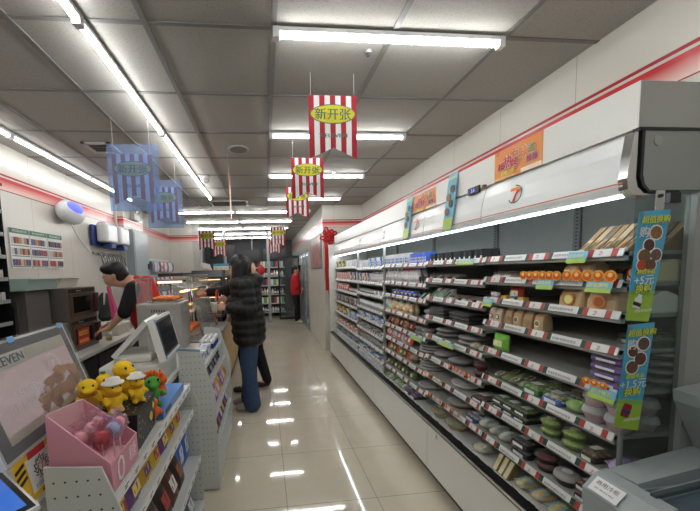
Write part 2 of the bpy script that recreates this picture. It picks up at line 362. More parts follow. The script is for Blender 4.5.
# top: fascia, lit valance, header
cp('header', B().box(FX, 1.80, Y0-.015, Y1, 1.945, 2.089, PANEL)); cp('top_duct', B().box(FX+.04, 1.80, Y0+.02, Y1, 1.90, 1.944, INNER))
prof = [(1.215, 1.945), (1.205, 1.93), (1.19, 1.88), (1.178, 1.82), (1.175, 1.77), (1.18, 1.752), (1.20, 1.745), (1.24, 1.75), (1.24, 1.945)]
cp('valance', B().prism(prof, 'y', Y0+.001, Y1, LIT)); cp('valance_line', B().box(1.1735, 1.176, Y0, Y1, 1.776, 1.780, C((215, 120, 80), .4)))
for yb in BRK[1:-1]: cp('seam', B().prism([(x-.0012, z) for x, z in prof[:6]]+[(1.24, 1.755), (1.24, 1.94)], 'y', yb-.0012, yb+.0012, GREY))
strip_glow = mat('added_strip_glow', (235, 245, 255), .4, emit=8); cp('added_light_strip', B().box(1.205, 1.225, Y0+.02, Y1-.02, 1.738, 1.7445, strip_glow))  # glowing strip added under the valance to brighten the shelves; the edge itself only reflects
cp('inner_soffit', B().box(1.24, 1.76, Y0+.01, Y1, 1.885, 1.90, INNER))
# near end: solid cheek, glass wing, rounded cap
EG = mat('end_cheek_grey', (158, 160, 156), .35, .2)
cp('end_panel', B().box(1.415, 1.80, Y0-.03, Y0, .05, 1.735, EG).box(1.11, 1.80, Y0-.03, Y0, .05, .46, EG))
cp('end_panel', B().box(1.10, 1.80, Y1, Y1+.04, 0.005, 1.945, PANEL))
cp('end_cap', B().box(FX+.002, 1.80, Y0-.016, Y0, 1.945, 2.088, EG))
cap = [(1.222, 1.94), (1.222, 1.80), (1.23, 1.77), (1.25, 1.75), (1.80, 1.75), (1.80, 1.94)]
cp('end_cover', B().prism(cap, 'y', Y0-.018, Y0, C((140, 144, 140), .4)).cyl((1.27, Y0-.021, 1.905), (1.27, Y0-.018, 1.905), .016, C((150, 152, 150), .3)))
cp('black_gasket', B().box(1.20, 1.80, Y0-.020, Y0, 1.936, 1.946, BLACK).prism([(1.212, 1.94), (1.212, 1.79), (1.222, 1.762), (1.245, 1.742), (1.36, 1.742), (1.36, 1.75), (1.25, 1.75), (1.23, 1.77), (1.222, 1.80), (1.222, 1.94)], 'y', Y0-.020, Y0, BLACK).box(1.33, 1.37, Y0-.018, Y0, 1.71, 1.742, BLACK))
cp('corner_trim', B().prism([(1.190, 1.93), (1.180, 1.86), (1.172, 1.79), (1.178, 1.755), (1.20, 1.735), (1.25, 1.728), (1.25, 1.742), (1.212, 1.76), (1.205, 1.80), (1.205, 1.94)], 'y', Y0-.014, Y0+.014, CHROME))
gw = cp('glass_wing', B().box(1.215, 1.414, Y0-.014, Y0-.008, .46, 1.735, glassy('wing_glass', (225, 230, 228), .96, .03)))
cp('wing_post', B().box(1.205, 1.215, Y0-.014, Y0-.004, .46, .93, C((120, 124, 122), .4)))
cp('hanger_bracket', B().box(1.235, 1.265, Y0-.05, Y0-.047, 1.68, 1.742, CHROME).cyl((1.25, Y0-.054, 1.725), (1.25, Y0-.05, 1.725), .006, DARK))
cp('divider_post', B().box(1.21, 1.235, 3.193, 3.207, .41, 1.745, C((175, 177, 174), .3)))
cp('divider_post', B().box(1.21, 1.235, 4.123, 4.137, .41, 1.745, C((175, 177, 174), .3)))
# emblems and display on the valance
for k, (y, z) in enumerate(((1.43, 1.85), (2.42, 1.85), (3.1, 1.85), (3.9, 1.85), (4.8, 1.85))): cp('emblem', seven(B(), .085, (1.1795, y, z), (0, -1, 0), (.1, 0, 1)))
me_ = cp('temperature_meter', B().rbox(1.188, 1.20, 1.70, 1.80, 1.925, 1.965, BLACK, .004)); cp('meter_digits', text(B(), '2.6', .026, (1.187, 1.75, 1.945), (0, -1, 0), (0, 0, 1), mat('blue_digit', (120, 130, 255), emit=1.5)))
cp('sensor_button', B().cyl((1.185, 1.66, 1.945), (1.20, 1.66, 1.945), .01, C((90, 40, 40))))
# emblem on base panel
cp('base_emblem', seven(B(), .03, (1.0985, 1.96, .39), (0, -1, 0), (0, 0, 1)))
# ------------------------------------------------------------------ chilled goods: each kind is built once per colouring, then copied
PC = {}
def P_bottle(w, d, h, c): # body, cap, label
    r = w/2; b = B().lathe([(r*.85, 0), (r, .01), (r, h*.62), (r*.75, h*.74), (r*.38, h*.82), (r*.38, h*.88)], (0, 0, 0), C(c[0], .3), 10)
    return [('body', b), ('cap', B().lathe([(r*.46, h*.87), (r*.46, h*.995), (r*.38, h)], (0, 0, 0), C(c[1], .4), 10)), ('label_wrap', B().lathe([(r*1.015, h*.15), (r*1.015, h*.52)], (0, 0, 0), C(c[2], .4), 10))]
def P_carton(w, d, h, c):
    b = B().box(-d/2, d/2, -w/2, w/2, 0, h, C(c[0], .4))
    l = B().box(-d/2-.0008, -d/2, -w*.42, w*.42, h*.2, h*.62, C(c[1], .4)).box(-d/2-.0014, -d/2-.0008, -w*.28, w*.28, h*.38, h*.5, C(c[2], .4))
    return [('body', b), ('label', l)]
def P_wedge(w, d, h, c):      # sandwich standing in a leaning wedge pack
    b = B().prism([(-d/2, 0), (d/2, 0), (d/2, h), (d/2-.012, h)], 'y', -w/2, w/2, C(c[0], .55))
    f = B().slab((-d/2-.001, w*.36, .004), (-d/2-.001, -w*.36, .004), (d/2-.016, -w*.36, h*.92), (d/2-.016, w*.36, h*.92), .0008, C(c[1], .3))
    f2 = B().slab((-d/2+.012, w*.2, h*.14), (-d/2+.012, -w*.2, h*.14), (d*.1, -w*.2, h*.55), (d*.1, w*.2, h*.55), .0008, C(c[2], .5))
    f2.v = [v+Vector((-.004, 0, .003)) for v in f2.v]
    return [('wrapper', b), ('label', f), ('filling', f2)]
def P_bag(w, d, h, c):        # kraft bread bag with folded top and round sticker
    b = B().prism([(-w/2, 0), (w/2, 0), (w/2*.92, h*.8), (w*.3, h), (-w*.3, h), (-w/2*.92, h*.8)], 'x', -d/2, d/2, C(c[0], .75))
    b = B()
    n = 8; rings = [(0, .94, .9), (.06, 1, 1), (.5, .98, .95), (.78, .92, .7), (.95, .86, .25), (1, .84, .1)]; N = 16; v = []; fs = []
    for z, a, t in rings:
        for i in range(N):
            th = 2*PI*i/N; cx, sx = math.cos(th), math.sin(th)
            v.append((d/2*t*math.copysign(abs(cx)**.3, cx)-(1-t)*d*.05, w/2*a*math.copysign(abs(sx)**.3, sx), z*h))
    for k in range(len(rings)-1):
        for i in range(N): j = (i+1) % N; fs.append((k*N+i, k*N+j, (k+1)*N+j, (k+1)*N+i))
    fs += [tuple(range(N))[::-1], tuple((len(rings)-1)*N+i for i in range(N))]
    b.add(v, fs, C(c[0], .75), False)
    s = B(); r = min(w, h)*.3; x = -d/2-.002
    s.M = Matrix.Translation((x, 0, h*.42)) @ Matrix.Rotation(PI/2, 4, 'Y')
    s.cyl((0, 0, -.002), (0, 0, 0), r, C(c[1], .5), 20); s.cyl((0, 0, -.0026), (0, 0, -.002), r*.72, C(c[2], .5), 20); s.M = None
    return [('bag', b), ('sticker', s)]
def P_pouch(w, d, h, c):
    b = B().pillow(w, h, d, C(c[0], .35), 7, .06); l = B().slab((-d/2-.003, w*.3, h*.3), (-d/2-.003, -w*.3, h*.3), (-d/2-.003, -w*.3, h*.66), (-d/2-.003, w*.3, h*.66), .001, C(c[1], .4))
    return [('pouch', b), ('label', l)]
def P_onigiri(w, d, h, c):
    b = B().prism([(-w/2, 0), (w/2, 0), (w*.12, h), (-w*.12, h)], 'x', -d/2, d/2, C(c[0], .35)); l = B().slab((-d/2-.001, w*.22, .002), (-d/2-.001, -w*.22, .002), (-d/2-.001, -w*.14, h*.4), (-d/2-.001, w*.14, h*.4), .0008, C(c[1], .4))
    return [('wrapper', b), ('label', l)]
def P_bowl(w, d, h, c):       # round tub: base, food, clear lid, sticker
    r = w/2; b = B().lathe([(r*.7, 0), (r*.92, h*.5), (r, h*.55), (r*.98, h*.56), (0, h*.5)], (0, 0, 0), C(c[0], .4), 18)
    f = B().lathe([(r*.88, h*.55), (r*.7, h*.68), (r*.3, h*.74), (0, h*.75)], (0, 0, 0), mat('food_%d_%d_%d' % c[1], c[1], .6, noise=.45, scale=70, bump=.6), 14)
    l = B().lathe([(r*1.02, h*.54), (r*1.02, h*.6), (r*.9, h*.9), (r*.82, h), (0, h)], (0, 0, 0), FROST if min(c[2]) > 210 else CLEAR, 18)
    s = B().cyl((0, 0, h+.0004), (0, 0, h+.0016), r*.42, C(c[2], .4), 14)
    return [('bowl', b), ('food', f), ('lid', l), ('sticker', s)]
def P_tray(w, d, h, c):       # rectangular meal box
    b = B().rbox(-d/2, d/2, -w/2, w/2, 0, h*.55, C(c[0], .35), min(.012, h*.25)); f = B()
    fm = mat('food_%d_%d_%d' % c[1], c[1], .6, noise=.45, scale=70, bump=.6)
    for i in range(3):
        for j in range(3): f.ell((-d*.28+i*d*.28, -w*.3+j*w*.3, h*.55), d*.15, w*.16, h*.2, fm, 8, 5)
    l = B().rbox(-d*.49, d*.49, -w*.49, w*.49, h*.56, h, CLEAR, min(.01, h*.2)); s = B().box(-d*.25, d*.15, -w*.22, w*.22, h+.0004, h+.0014, C(c[2], .4)).box(-d/2-.0012, -d/2-.0002, -w*.3, w*.3, h*.1, h*.42, C(c[2], .4))
    return [('tray', b), ('food', f), ('lid', l), ('label', s)]
def P_plate(w, d, h, c):      # shallow wrapped dish
    r = w/2; b = B().lathe([(r*.6, 0), (r*.95, h*.5), (r, h*.7), (r*.97, h*.72), (r*.6, h*.6), (0, h*.6)], (0, 0, 0), C(c[0], .35), 20)
    f = B().lathe([(r*.8, h*.66), (r*.5, h*.9), (0, h*.95)], (0, 0, 0), mat('food_%d_%d_%d' % c[1], c[1], .6, noise=.45, scale=70, bump=.6), 14)
    l = B().lathe([(r*.98, h*.74), (r*.75, h), (0, h*1.05)], (0, 0, 0), FROST if min(c[2]) > 210 else CLEAR, 20)
    return [('dish', b), ('food', f), ('film', l)]
def P_cup(w, d, h, c):
    r = w/2; b = B().lathe([(r*.75, 0), (r, h*.9)], (0, 0, 0), C(c[0], .4), 12); l = B().lathe([(r*1.05, h*.9), (r*1.05, h*.97), (r*.9, h)], (0, 0, 0), C(c[1], .3), 12)
    s = B().lathe([(r*.87, h*.3), (r*.985, h*.7)], (0, 0, 0), C(c[2], .4), 12)
    s.v = [Vector((v.x*1.02, v.y*1.02, v.z)) for v in s.v]
    return [('cup', b), ('lid', l), ('label_wrap', s)]
def P_log(w, d, h, c):        # loaf or roll in a clear printed wrap, lying down
    b = B().ell((0, 0, h/2), d/2, w/2*.86, h/2, mat('crust_%d_%d_%d' % c[0], c[0], .6, noise=.2, scale=25), 14, 8)
    l = B().box(-d*.3, d*.3, -w*.16, w*.16, h*.93, h*.97, C(c[1], .4))
    e = B()
    for sg in (-1, 1): e.box(-d*.35, d*.35, sg*w*.43-.004, sg*w*.5+.004*sg, h*.4, h*.5, FROST)
    e.ell((0, 0, h/2), d/2+.003, w/2*.88+.003, h/2-.0005, CLEAR, 14, 8)
    s = B().slab((-d*.36, w*.3, h*.72), (-d*.36, -w*.3, h*.72), (0, -w*.3, h*1.0), (0, w*.3, h*1.0), .001, C(c[2], .4))
    return [('loaf', b), ('wrapper', e), ('label', s)]
KN = dict(bottle=P_bottle, carton=P_carton, wedge=P_wedge, bag=P_bag, pouch=P_pouch, onigiri=P_onigiri, bowl=P_bowl, tray=P_tray, plate=P_plate, cup=P_cup, log=P_log)
def proto(kind, dims, cols, whole, name):
    cols = tuple(tuple(int(min(238, v*1.18+14)) for v in c) for c in cols)
    key = (kind, dims, cols, whole)
    if key not in PC:
        ps = KN[kind](*dims, cols)
        if whole:
            b = B()
            for _, q in ps: b.merge(q)
            PC[key] = [(name, b.mesh(name))]
        else: PC[key] = [(n, q.mesh(n)) for n, q in ps]
    return PC[key]
def put(kind, dims, cols, name, label, cat, loc, rz=0, group=None, whole=False, tilt=0, scale=1):
    ps = proto(kind, dims, tuple(cols), whole, name)
    if whole: o = link(name, ps[0][1], None, loc, rz)
    else:
        o = link(name, None, None, loc, rz)
        for n, me in ps: link(n, me, o)
    if tilt: o.rotation_euler = (0, tilt, rz)
    if scale != 1: o.scale = (scale, scale, scale)
    return tag(o, label, cat, group)
BAY = ['near bay', 'second bay', 'middle bay', 'fourth bay', 'far bay']; SH = ['top', 'second', 'third', 'fourth', 'fifth', 'sixth', 'seventh', 'eighth']
def shelf_z(i, k): return (DECK if k >= len(ZS[i]) else ZS[i][k])
def run(i, k, ya, yb, n, kind, dims, cols, name, desc, cat, x=None, rows=1, layers=1, tilt=0, jit=.03):
    """n copies between ya and yb on shelf k (0 = top) of bay i; the first copy stands nearest the viewer"""
    z = shelf_z(i, k)+.001; w_, d_, h_ = dims; deck = k >= len(ZS[i])
    x0 = x if x is not None else FX+.022+d_/2-(.015 if deck else 0)
    shn = 'bottom deck' if deck else SH[k]+' shelf'
    grp = '%s on the %s of the %s' % (desc, shn, BAY[i]); whole = i >= 3
    c = 0; tot = n*rows*layers
    for r in range(rows):
        for l in range(layers):
            for j in range(n):
                y = ya if n == 1 else ya+(yb-ya)*j/(n-1)
                where = []
                if n > 1: where.append('%s from right' % ORD[j])
                if rows > 1: where.append(['front', 'row behind', 'rearmost'][r])
                if layers > 1: where.append([0, 0, ['lower', 'upper'], ['lowest', 'middle', 'topmost'], ['lowest', 'second lowest', 'second highest', 'topmost']][layers][l])
                lab = desc+', '+' '.join(where)+(', ' if where else '')+shn+', '+BAY[i]
                put(kind, dims, cols[j % len(cols)], name, lab, cat, (x0+r*(d_+.006)+rnd.uniform(0, .004), y, z+l*(h_*.97+.003)), rnd.uniform(-jit, jit), grp if tot > 1 else None, whole, tilt)
K1, K2, K3 = (176, 148, 112), (160, 130, 95), (190, 165, 130)
W_, BL_ = (222, 222, 218), (28, 28, 30)
GRN, RD_, OR_, YL_, BLU, PK, PU = (70, 120, 60), (180, 45, 40), (225, 120, 50), (225, 190, 60), (50, 90, 170), (220, 150, 160), (110, 90, 150)
A = run
# --- near bay
A(0, 0, .99, 1.15, 7, 'wedge', (.021, .12, .10), [((120, 96, 66), (150, 132, 100), (90, 62, 38)), ((92, 80, 64), (120, 108, 86), (150, 104, 50)), ((140, 124, 98), (128, 104, 72), (66, 76, 44))], 'sandwich_pack', 'brown wrapped sandwich wedge', 'sandwich', rows=3)
A(0, 1, 1.175, 1.175, 1, 'bag', (.13, .10, .078), [(K3, (210, 110, 60), (225, 200, 160))], 'bread_bag', 'pale wrapped flat bread', 'bread', x=1.29)
A(0, 1, 1.08, 1.08, 1, 'tray', (.07, .10, .065), [((50, 42, 36), (80, 60, 40), K2)], 'meal_tray', 'dark wrapped bread pack', 'meal', x=1.36)
A(0, 1, 1.01, 1.01, 1, 'bag', (.07, .26, .075), [((195, 180, 150), RD_, (230, 200, 120))], 'bread_bag', 'long cream bread bag with red sticker', 'bread', x=1.42)
A(0, 1, 1.53, 1.60, 2, 'tray', (.055, .08, .035), [(W_, (150, 110, 90), W_)], 'pastry_tray', 'small white lidded pastry tray', 'pastry')
A(0, 1, 1.42, 1.42, 1, 'bag', (.09, .08, .04), [(K2, (120, 60, 40), K3)], 'bread_bag', 'low brown pastry bag', 'pastry', x=1.3)
A(0, 2, 1.18, 1.18, 1, 'bag', (.105, .09, .082), [(K1, OR_, (235, 190, 120))], 'bread_bag', 'kraft bread bag, long orange sticker', 'bread')
A(0, 2, 1.062, 1.062, 1, 'bag', (.11, .09, .082), [(K1, (215, 120, 60), (150, 80, 40))], 'bread_bag', 'kraft bread bag, round orange sticker', 'bread')
A(0, 2, 1.11, 1.11, 1, 'bag', (.10, .08, .078), [((140, 118, 88), (120, 100, 70), (120, 100, 70))], 'bread_bag', 'dull kraft bag standing behind two others', 'bread', x=1.36)
A(0, 2, 1.00, 1.00, 1, 'bag', (.065, .14, .075), [((215, 215, 215), (120, 80, 55), (190, 150, 110))], 'bread_bag', 'white bread bag with brown oval sticker', 'bread', x=1.38)
A(0, 2, 1.60, 1.63, 2, 'cup', (.028, .028, .035), [((235, 225, 200), W_, PK)], 'pudding_cup', 'tiny white pudding cup', 'pudding')
A(0, 2, 1.50, 1.50, 1, 'pouch', (.085, .04, .075), [((150, 40, 35), (215, 180, 150))], 'snack_pouch', 'dark red meat snack pouch', 'snack', x=1.27)
A(0, 2, 1.43, 1.54, 3, 'carton', (.035, .03, .022), [((225, 150, 60), (240, 210, 90), RD_), ((70, 110, 160), (230, 160, 60), W_)], 'snack_box', 'small orange and blue snack box', 'snack')
A(0, 3, 1.58, 1.63, 2, 'bag', (.045, .05, .075), [((190, 175, 150), (90, 70, 55), (210, 200, 180)), ((200, 180, 160), (140, 70, 80), (210, 190, 170))], 'bread_bag', 'small printed bread bag', 'bread')
A(0, 3, 1.33, 1.51, 4, 'bag', (.05, .06, .085), [((165, 140, 105), (205, 190, 160), (120, 95, 65)), ((150, 125, 95), (150, 125, 95), (140, 115, 85))], 'bread_bag', 'brown paper bread bag', 'bread')
A(0, 4, 1.57, 1.57, 1, 'pouch', (.105, .05, .085), [((105, 165, 60), (215, 220, 150))], 'salad_bag', 'bright green salad bag', 'salad')
A(0, 4, 1.03, 1.03, 1, 'tray', (.11, .10, .028), [((90, 60, 130), (90, 70, 60), (215, 210, 215))], 'sushi_tray', 'purple and white sushi tray', 'sushi', layers=4)
A(0, 5, 1.42, 1.58, 4, 'log', (.05, .08, .04), [((110, 125, 70), (210, 220, 200), (60, 110, 60)), ((90, 80, 60), (170, 60, 50), (200, 190, 160))], 'wrapped_roll', 'wrapped green vegetable roll', 'salad', rows=2)
A(0, 5, 1.25, 1.36, 2, 'tray', (.09, .09, .05), [((60, 85, 150), (150, 140, 110), (225, 228, 232)), ((60, 110, 60), (110, 130, 70), (205, 215, 190))], 'meal_tray', 'white lidded salad tray', 'meal', rows=2)
A(0, 5, 1.16, 1.16, 1, 'log', (.085, .07, .05), [((120, 150, 80), (220, 225, 210), (120, 165, 80))], 'wrapped_roll', 'pale green lettuce wrap', 'salad', rows=2)
A(0, 5, 1.005, 1.09, 2, 'bowl', (.085, .085, .058), [((225, 165, 170), (205, 175, 165), (240, 235, 230))], 'rice_bowl', 'pink round lidded bowl', 'bowl', rows=2, layers=2)
A(0, 6, 1.00, 1.00, 1, 'log', (.07, .16, .055), [((150, 130, 165), (200, 190, 215), (120, 95, 150))], 'wrapped_roll', 'purple wrapped rice roll', 'sushi', x=1.31)
A(0, 6, 1.42, 1.57, 3, 'tray', (.085, .10, .032), [(BL_, (80, 95, 50), (200, 200, 190))], 'sushi_tray', 'black sushi tray with green filling', 'sushi', layers=2)
A(0, 6, 1.17, 1.28, 2, 'bowl', (.085, .085, .04), [((110, 130, 70), (120, 140, 70), (200, 205, 160))], 'salad_bowl', 'shallow green salad tub', 'bowl', layers=2)
A(0, 6, 1.085, 1.085, 1, 'tray', (.06, .10, .05), [((50, 45, 40), (90, 70, 50), (200, 190, 170))], 'meal_tray', 'dark brown meal box', 'meal')
A(0, 7, 1.03, 1.10, 2, 'tray', (.06, .10, .04), [(BL_, (110, 70, 45), (215, 215, 210))], 'sandwich_tray', 'black sandwich box with white label', 'sandwich', layers=2)
A(0, 7, 1.20, 1.20, 1, 'bowl', (.095, .095, .055), [((60, 50, 45), (190, 185, 160), (210, 215, 200))], 'noodle_bowl', 'clear topped white noodle bowl', 'bowl')
A(0, 7, 1.30, 1.30, 1, 'bowl', (.095, .095, .04), [(BL_, (90, 35, 35), (60, 55, 50))], 'noodle_bowl', 'black bowl with dark red food', 'bowl', layers=2)
A(0, 7, 1.42, 1.42, 1, 'tray', (.10, .11, .045), [(BL_, (55, 50, 45), (190, 195, 190))], 'meal_tray', 'plain black lidded meal box', 'meal', layers=2)
A(0, 7, 1.55, 1.62, 2, 'log', (.065, .13, .05), [((195, 180, 150), (90, 140, 195), (90, 145, 205))], 'bread_loaf', 'blue banded white bread roll', 'bread')
A(0, 8, 1.48, 1.56, 3, 'wedge', (.034, .07, .11), [((110, 95, 60), (195, 185, 150), (90, 50, 40))], 'snack_pack', 'pointed brown and cream snack pack', 'snack')
A(0, 8, 1.22, 1.40, 3, 'log', (.08, .15, .05), [((190, 165, 120), (90, 160, 210), (90, 165, 220)), ((200, 150, 110), W_, (90, 160, 215))], 'bread_loaf', 'tan loaf in blue printed wrap', 'bread', rows=2)
A(0, 8, 1.02, 1.13, 2, 'log', (.085, .12, .05), [((205, 140, 120), (95, 160, 215), (95, 160, 215))], 'bread_loaf', 'pink bun in blue wrap', 'bread', rows=2)
# --- second bay
A(1, 0, 1.72, 2.28, 12, 'onigiri', (.04, .05, .062), [(BL_, (200, 215, 200)), ((40, 45, 42), (190, 190, 185))], 'rice_ball', 'black wrapped rice ball', 'rice ball', rows=2)
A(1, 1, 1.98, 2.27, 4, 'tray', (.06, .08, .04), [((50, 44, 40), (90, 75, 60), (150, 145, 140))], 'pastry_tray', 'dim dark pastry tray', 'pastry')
A(1, 2, 1.74, 2.02, 5, 'tray', (.045, .07, .035), [((180, 175, 170), (90, 70, 60), (200, 200, 198)), ((60, 50, 45), (110, 80, 60), (160, 150, 140))], 'dessert_tray', 'small mixed dessert tray', 'dessert')
A(1, 2, 2.10, 2.26, 3, 'wedge', (.045, .08, .065), [((225, 225, 220), (60, 110, 70), BL_)], 'sandwich_pack', 'green and white rice sandwich', 'sandwich')
A(1, 3, 1.93, 2.2, 2, 'tray', (.20, .18, .022), [(BL_, (55, 50, 48), (70, 70, 70))], 'meal_tray', 'flat black noodle tray', 'meal', layers=3)
A(1, 4, 1.72, 1.80, 2, 'log', (.07, .08, .04), [((190, 180, 150), (220, 120, 60), (215, 110, 60))], 'wrapped_roll', 'orange labelled salad wrap', 'salad')
A(1, 4, 1.90, 2.17, 2, 'plate', (.20, .20, .028), [((90, 92, 90), (80, 80, 75), W_)], 'wrapped_dish', 'grey plate of noodles in film', 'dish', layers=2)
A(1, 5, 1.76, 1.76, 1, 'bowl', (.085, .085, .045), [((90, 30, 40), (80, 30, 35), (170, 160, 160))], 'meal_bowl', 'dark red lidded cup', 'bowl', layers=2)
A(1, 5, 2.02, 2.2, 2, 'plate', (.17, .17, .035), [((80, 84, 84), (100, 95, 85), W_)], 'wrapped_dish', 'dull round dish in film', 'dish')
A(1, 6, 1.97, 1.97, 1, 'plate', (.19, .19, .045), [((215, 218, 216), (120, 130, 120), W_)], 'wrapped_dish', 'white oval dish in film', 'dish')
A(1, 6, 1.74, 1.74, 1, 'tray', (.11, .13, .04), [(BL_, (90, 50, 35), (200, 195, 190))], 'meal_tray', 'black tray of red braised food', 'meal')
A(1, 7, 2.02, 2.02, 1, 'plate', (.19, .19, .035), [((160, 120, 85), (80, 95, 60), W_)], 'wrapped_dish', 'wooden toned dish of salad', 'dish')
A(1, 7, 1.80, 1.80, 1, 'tray', (.10, .13, .045), [((40, 50, 90), (120, 120, 130), (200, 205, 210))], 'meal_tray', 'navy blue meal box', 'meal')
A(1, 7, 1.70, 1.70, 1, 'log', (.085, .13, .055), [((215, 195, 160), (110, 160, 200), (110, 160, 205))], 'bread_loaf', 'white loaf with blue ends', 'bread')
A(1, 8, 2.02, 2.21, 2, 'bowl', (.165, .165, .07), [((150, 140, 110), (120, 115, 90), (175, 165, 140))], 'salad_bowl', 'clear round salad bowl', 'bowl')
A(1, 8, 1.73, 1.73, 1, 'log', (.10, .12, .045), [((215, 205, 150), W_, (225, 215, 170))], 'bread_loaf', 'yellow noodle pack', 'noodles')
# --- middle bay
A(2, 0, 2.36, 2.6, 8, 'carton', (.028, .04, .09), [((55, 90, 185), W_, BLU), ((70, 105, 195), W_, BLU)], 'milk_carton', 'blue milk carton', 'carton', rows=2)
A(2, 0, 2.66, 3.16, 12, 'carton', (.036, .04, .10), [(W_, (110, 140, 195), W_), ((215, 220, 225), (60, 90, 160), W_)], 'milk_carton', 'white and blue milk carton', 'carton')
A(2, 1, 2.36, 2.45, 3, 'onigiri', (.03, .04, .06), [((70, 70, 68), (180, 175, 170))], 'rice_ball', 'dull dark rice snack', 'rice ball')
A(2, 1, 2.49, 2.58, 3, 'bottle', (.042, .042, .13), [(W_, (130, 100, 165), W_)], 'milk_bottle', 'white bottle, purple cap', 'bottle', rows=2)
A(2, 1, 2.63, 2.78, 4, 'bottle', (.045, .045, .13), [(W_, (185, 35, 45), (235, 215, 215))], 'milk_bottle', 'white bottle, red cap', 'bottle', rows=2)
A(2, 1, 2.85, 3.15, 5, 'bottle', (.055, .055, .127), [(W_, W_, (215, 225, 215)), (W_, (210, 215, 215), (190, 205, 195))], 'milk_bottle', 'tall all white bottle', 'bottle')
A(2, 2, 2.38, 2.45, 2, 'wedge', (.05, .09, .075), [((30, 75, 50), (225, 225, 215), GRN)], 'sandwich_pack', 'dark green rice sandwich', 'sandwich')
A(2, 2, 2.56, 3.0, 12, 'cup', (.032, .032, .05), [((60, 85, 180), (70, 95, 190), W_), ((60, 85, 180), W_, (90, 60, 60))], 'yogurt_cup', 'blue yogurt cup', 'yogurt', rows=2)
A(2, 3, 2.62, 3.05, 10, 'bottle', (.04, .04, .11), [((190, 150, 120), (60, 45, 40), (215, 190, 150)), ((215, 180, 165), W_, (200, 120, 100)), ((205, 190, 150), W_, (190, 160, 90))], 'juice_bottle', 'small tan drink bottle', 'bottle', rows=2)
A(2, 3, 3.10, 3.16, 2, 'bottle', (.045, .045, .13), [(W_, (150, 190, 215), (160, 200, 220))], 'milk_bottle', 'white bottle, pale blue cap', 'bottle')
A(2, 3, 2.36, 2.36, 1, 'plate', (.12, .12, .04), [((120, 122, 120), (190, 195, 200), W_)], 'wrapped_dish', 'shallow grey dish', 'dish', layers=2)
A(2, 4, 2.62, 3.1, 8, 'pouch', (.055, .045, .08), [((110, 35, 35), (170, 150, 120)), ((70, 40, 35), (180, 60, 50)), ((140, 115, 60), (70, 50, 40))], 'snack_pouch', 'dark red meat pouch', 'snack', tilt=.35)
A(2, 4, 2.40, 2.52, 2, 'plate', (.11, .11, .03), [((130, 132, 130), (90, 80, 70), W_)], 'wrapped_dish', 'small grey film dish', 'dish', layers=2)
A(2, 5, 2.66, 3.14, 8, 'pouch', (.06, .045, .085), [((200, 95, 80), (230, 215, 200)), ((190, 110, 90), (225, 200, 180)), ((150, 165, 190), (220, 225, 230))], 'snack_pouch', 'coral red sausage pouch', 'snack', tilt=.35)
A(2, 5, 2.42, 2.42, 1, 'plate', (.20, .20, .022), [((185, 186, 184), (120, 118, 112), W_)], 'wrapped_dish', 'pale plate of cold noodles', 'dish', layers=3)
A(2, 6, 2.42, 2.42, 1, 'plate', (.20, .20, .025), [((180, 182, 180), (110, 108, 100), W_)], 'wrapped_dish', 'grey plate of cold noodles', 'dish', layers=3)
A(2, 6, 2.68, 3.12, 7, 'pouch', (.06, .05, .08), [((190, 120, 70), (150, 50, 40)), ((110, 60, 45), (200, 160, 110)), ((90, 110, 60), (215, 205, 170))], 'snack_pouch', 'brown marinated snack pouch', 'snack', tilt=.35)
A(2, 6, 2.60, 2.60, 1, 'bowl', (.09, .09, .07), [((130, 100, 70), (110, 50, 40), (200, 190, 170))], 'meal_bowl', 'brown lidded meal cup', 'bowl')
A(2, 7, 2.44, 2.44, 1, 'plate', (.20, .20, .03), [((175, 178, 176), (150, 140, 130), W_)], 'wrapped_dish', 'silver plate of noodles', 'dish')
A(2, 7, 2.62, 3.12, 7, 'pouch', (.06, .06, .07), [((70, 100, 55), (180, 190, 150)), ((60, 50, 45), (150, 120, 90))], 'snack_pouch', 'green vegetable pouch', 'salad', tilt=.35)
A(2, 8, 2.55, 2.66, 2, 'tray', (.085, .12, .05), [((60, 60, 60), (110, 80, 110), (200, 200, 205))], 'meal_tray', 'dark clear meal box', 'meal')
A(2, 8, 2.75, 3.14, 6, 'log', (.06, .10, .05), [((215, 205, 195), (220, 150, 170), W_), ((120, 160, 80), W_, (150, 190, 100))], 'bread_loaf', 'white and pink wrapped bun', 'bread', rows=2)
# --- fourth and far bays: small, seen end on
PAL = dict(mix=[((200, 200, 205), (150, 80, 110), W_), ((95, 90, 150), (230, 220, 120), W_), (W_, (90, 140, 90), (200, 170, 60)), ((170, 60, 60), (235, 220, 200), YL_), ((215, 205, 185), (120, 80, 60), W_)],
           yel=[((215, 185, 60), (50, 50, 90), W_), ((40, 40, 55), (215, 190, 80), W_), ((150, 70, 90), (225, 205, 160), W_)],
           red=[((185, 90, 70), (235, 225, 205), RD_), ((205, 195, 185), (175, 60, 50), W_)],
           dk=[((60, 70, 60), (150, 140, 120), W_), ((95, 75, 90), (190, 180, 170), W_), ((130, 125, 120), (70, 60, 60), W_)],
           wh=[(W_, (190, 200, 215), W_), ((205, 208, 210), (160, 170, 190), W_), (W_, (215, 190, 190), W_)],
           bl=[(W_, (70, 110, 180), W_), ((80, 120, 190), W_, BLU), (W_, (100, 160, 140), W_)])
def far(i, k, kind, dims, pal, name, desc, cat, y0=None, y1=None, n=None, rows=1):
    y0 = BRK[i]+.07 if y0 is None else y0; y1 = BRK[i+1]-.05 if y1 is None else y1
    n = n or min(24, int((y1-y0)/(dims[0]+.006))); A(i, k, y0, y1, n, kind, dims, PAL[pal], name, desc, cat, rows=rows, jit=.01)
far(3, 0, 'carton', (.042, .05, .11), 'bl', 'milk_carton', 'white carton with blue print', 'carton', 3.25, 3.70)
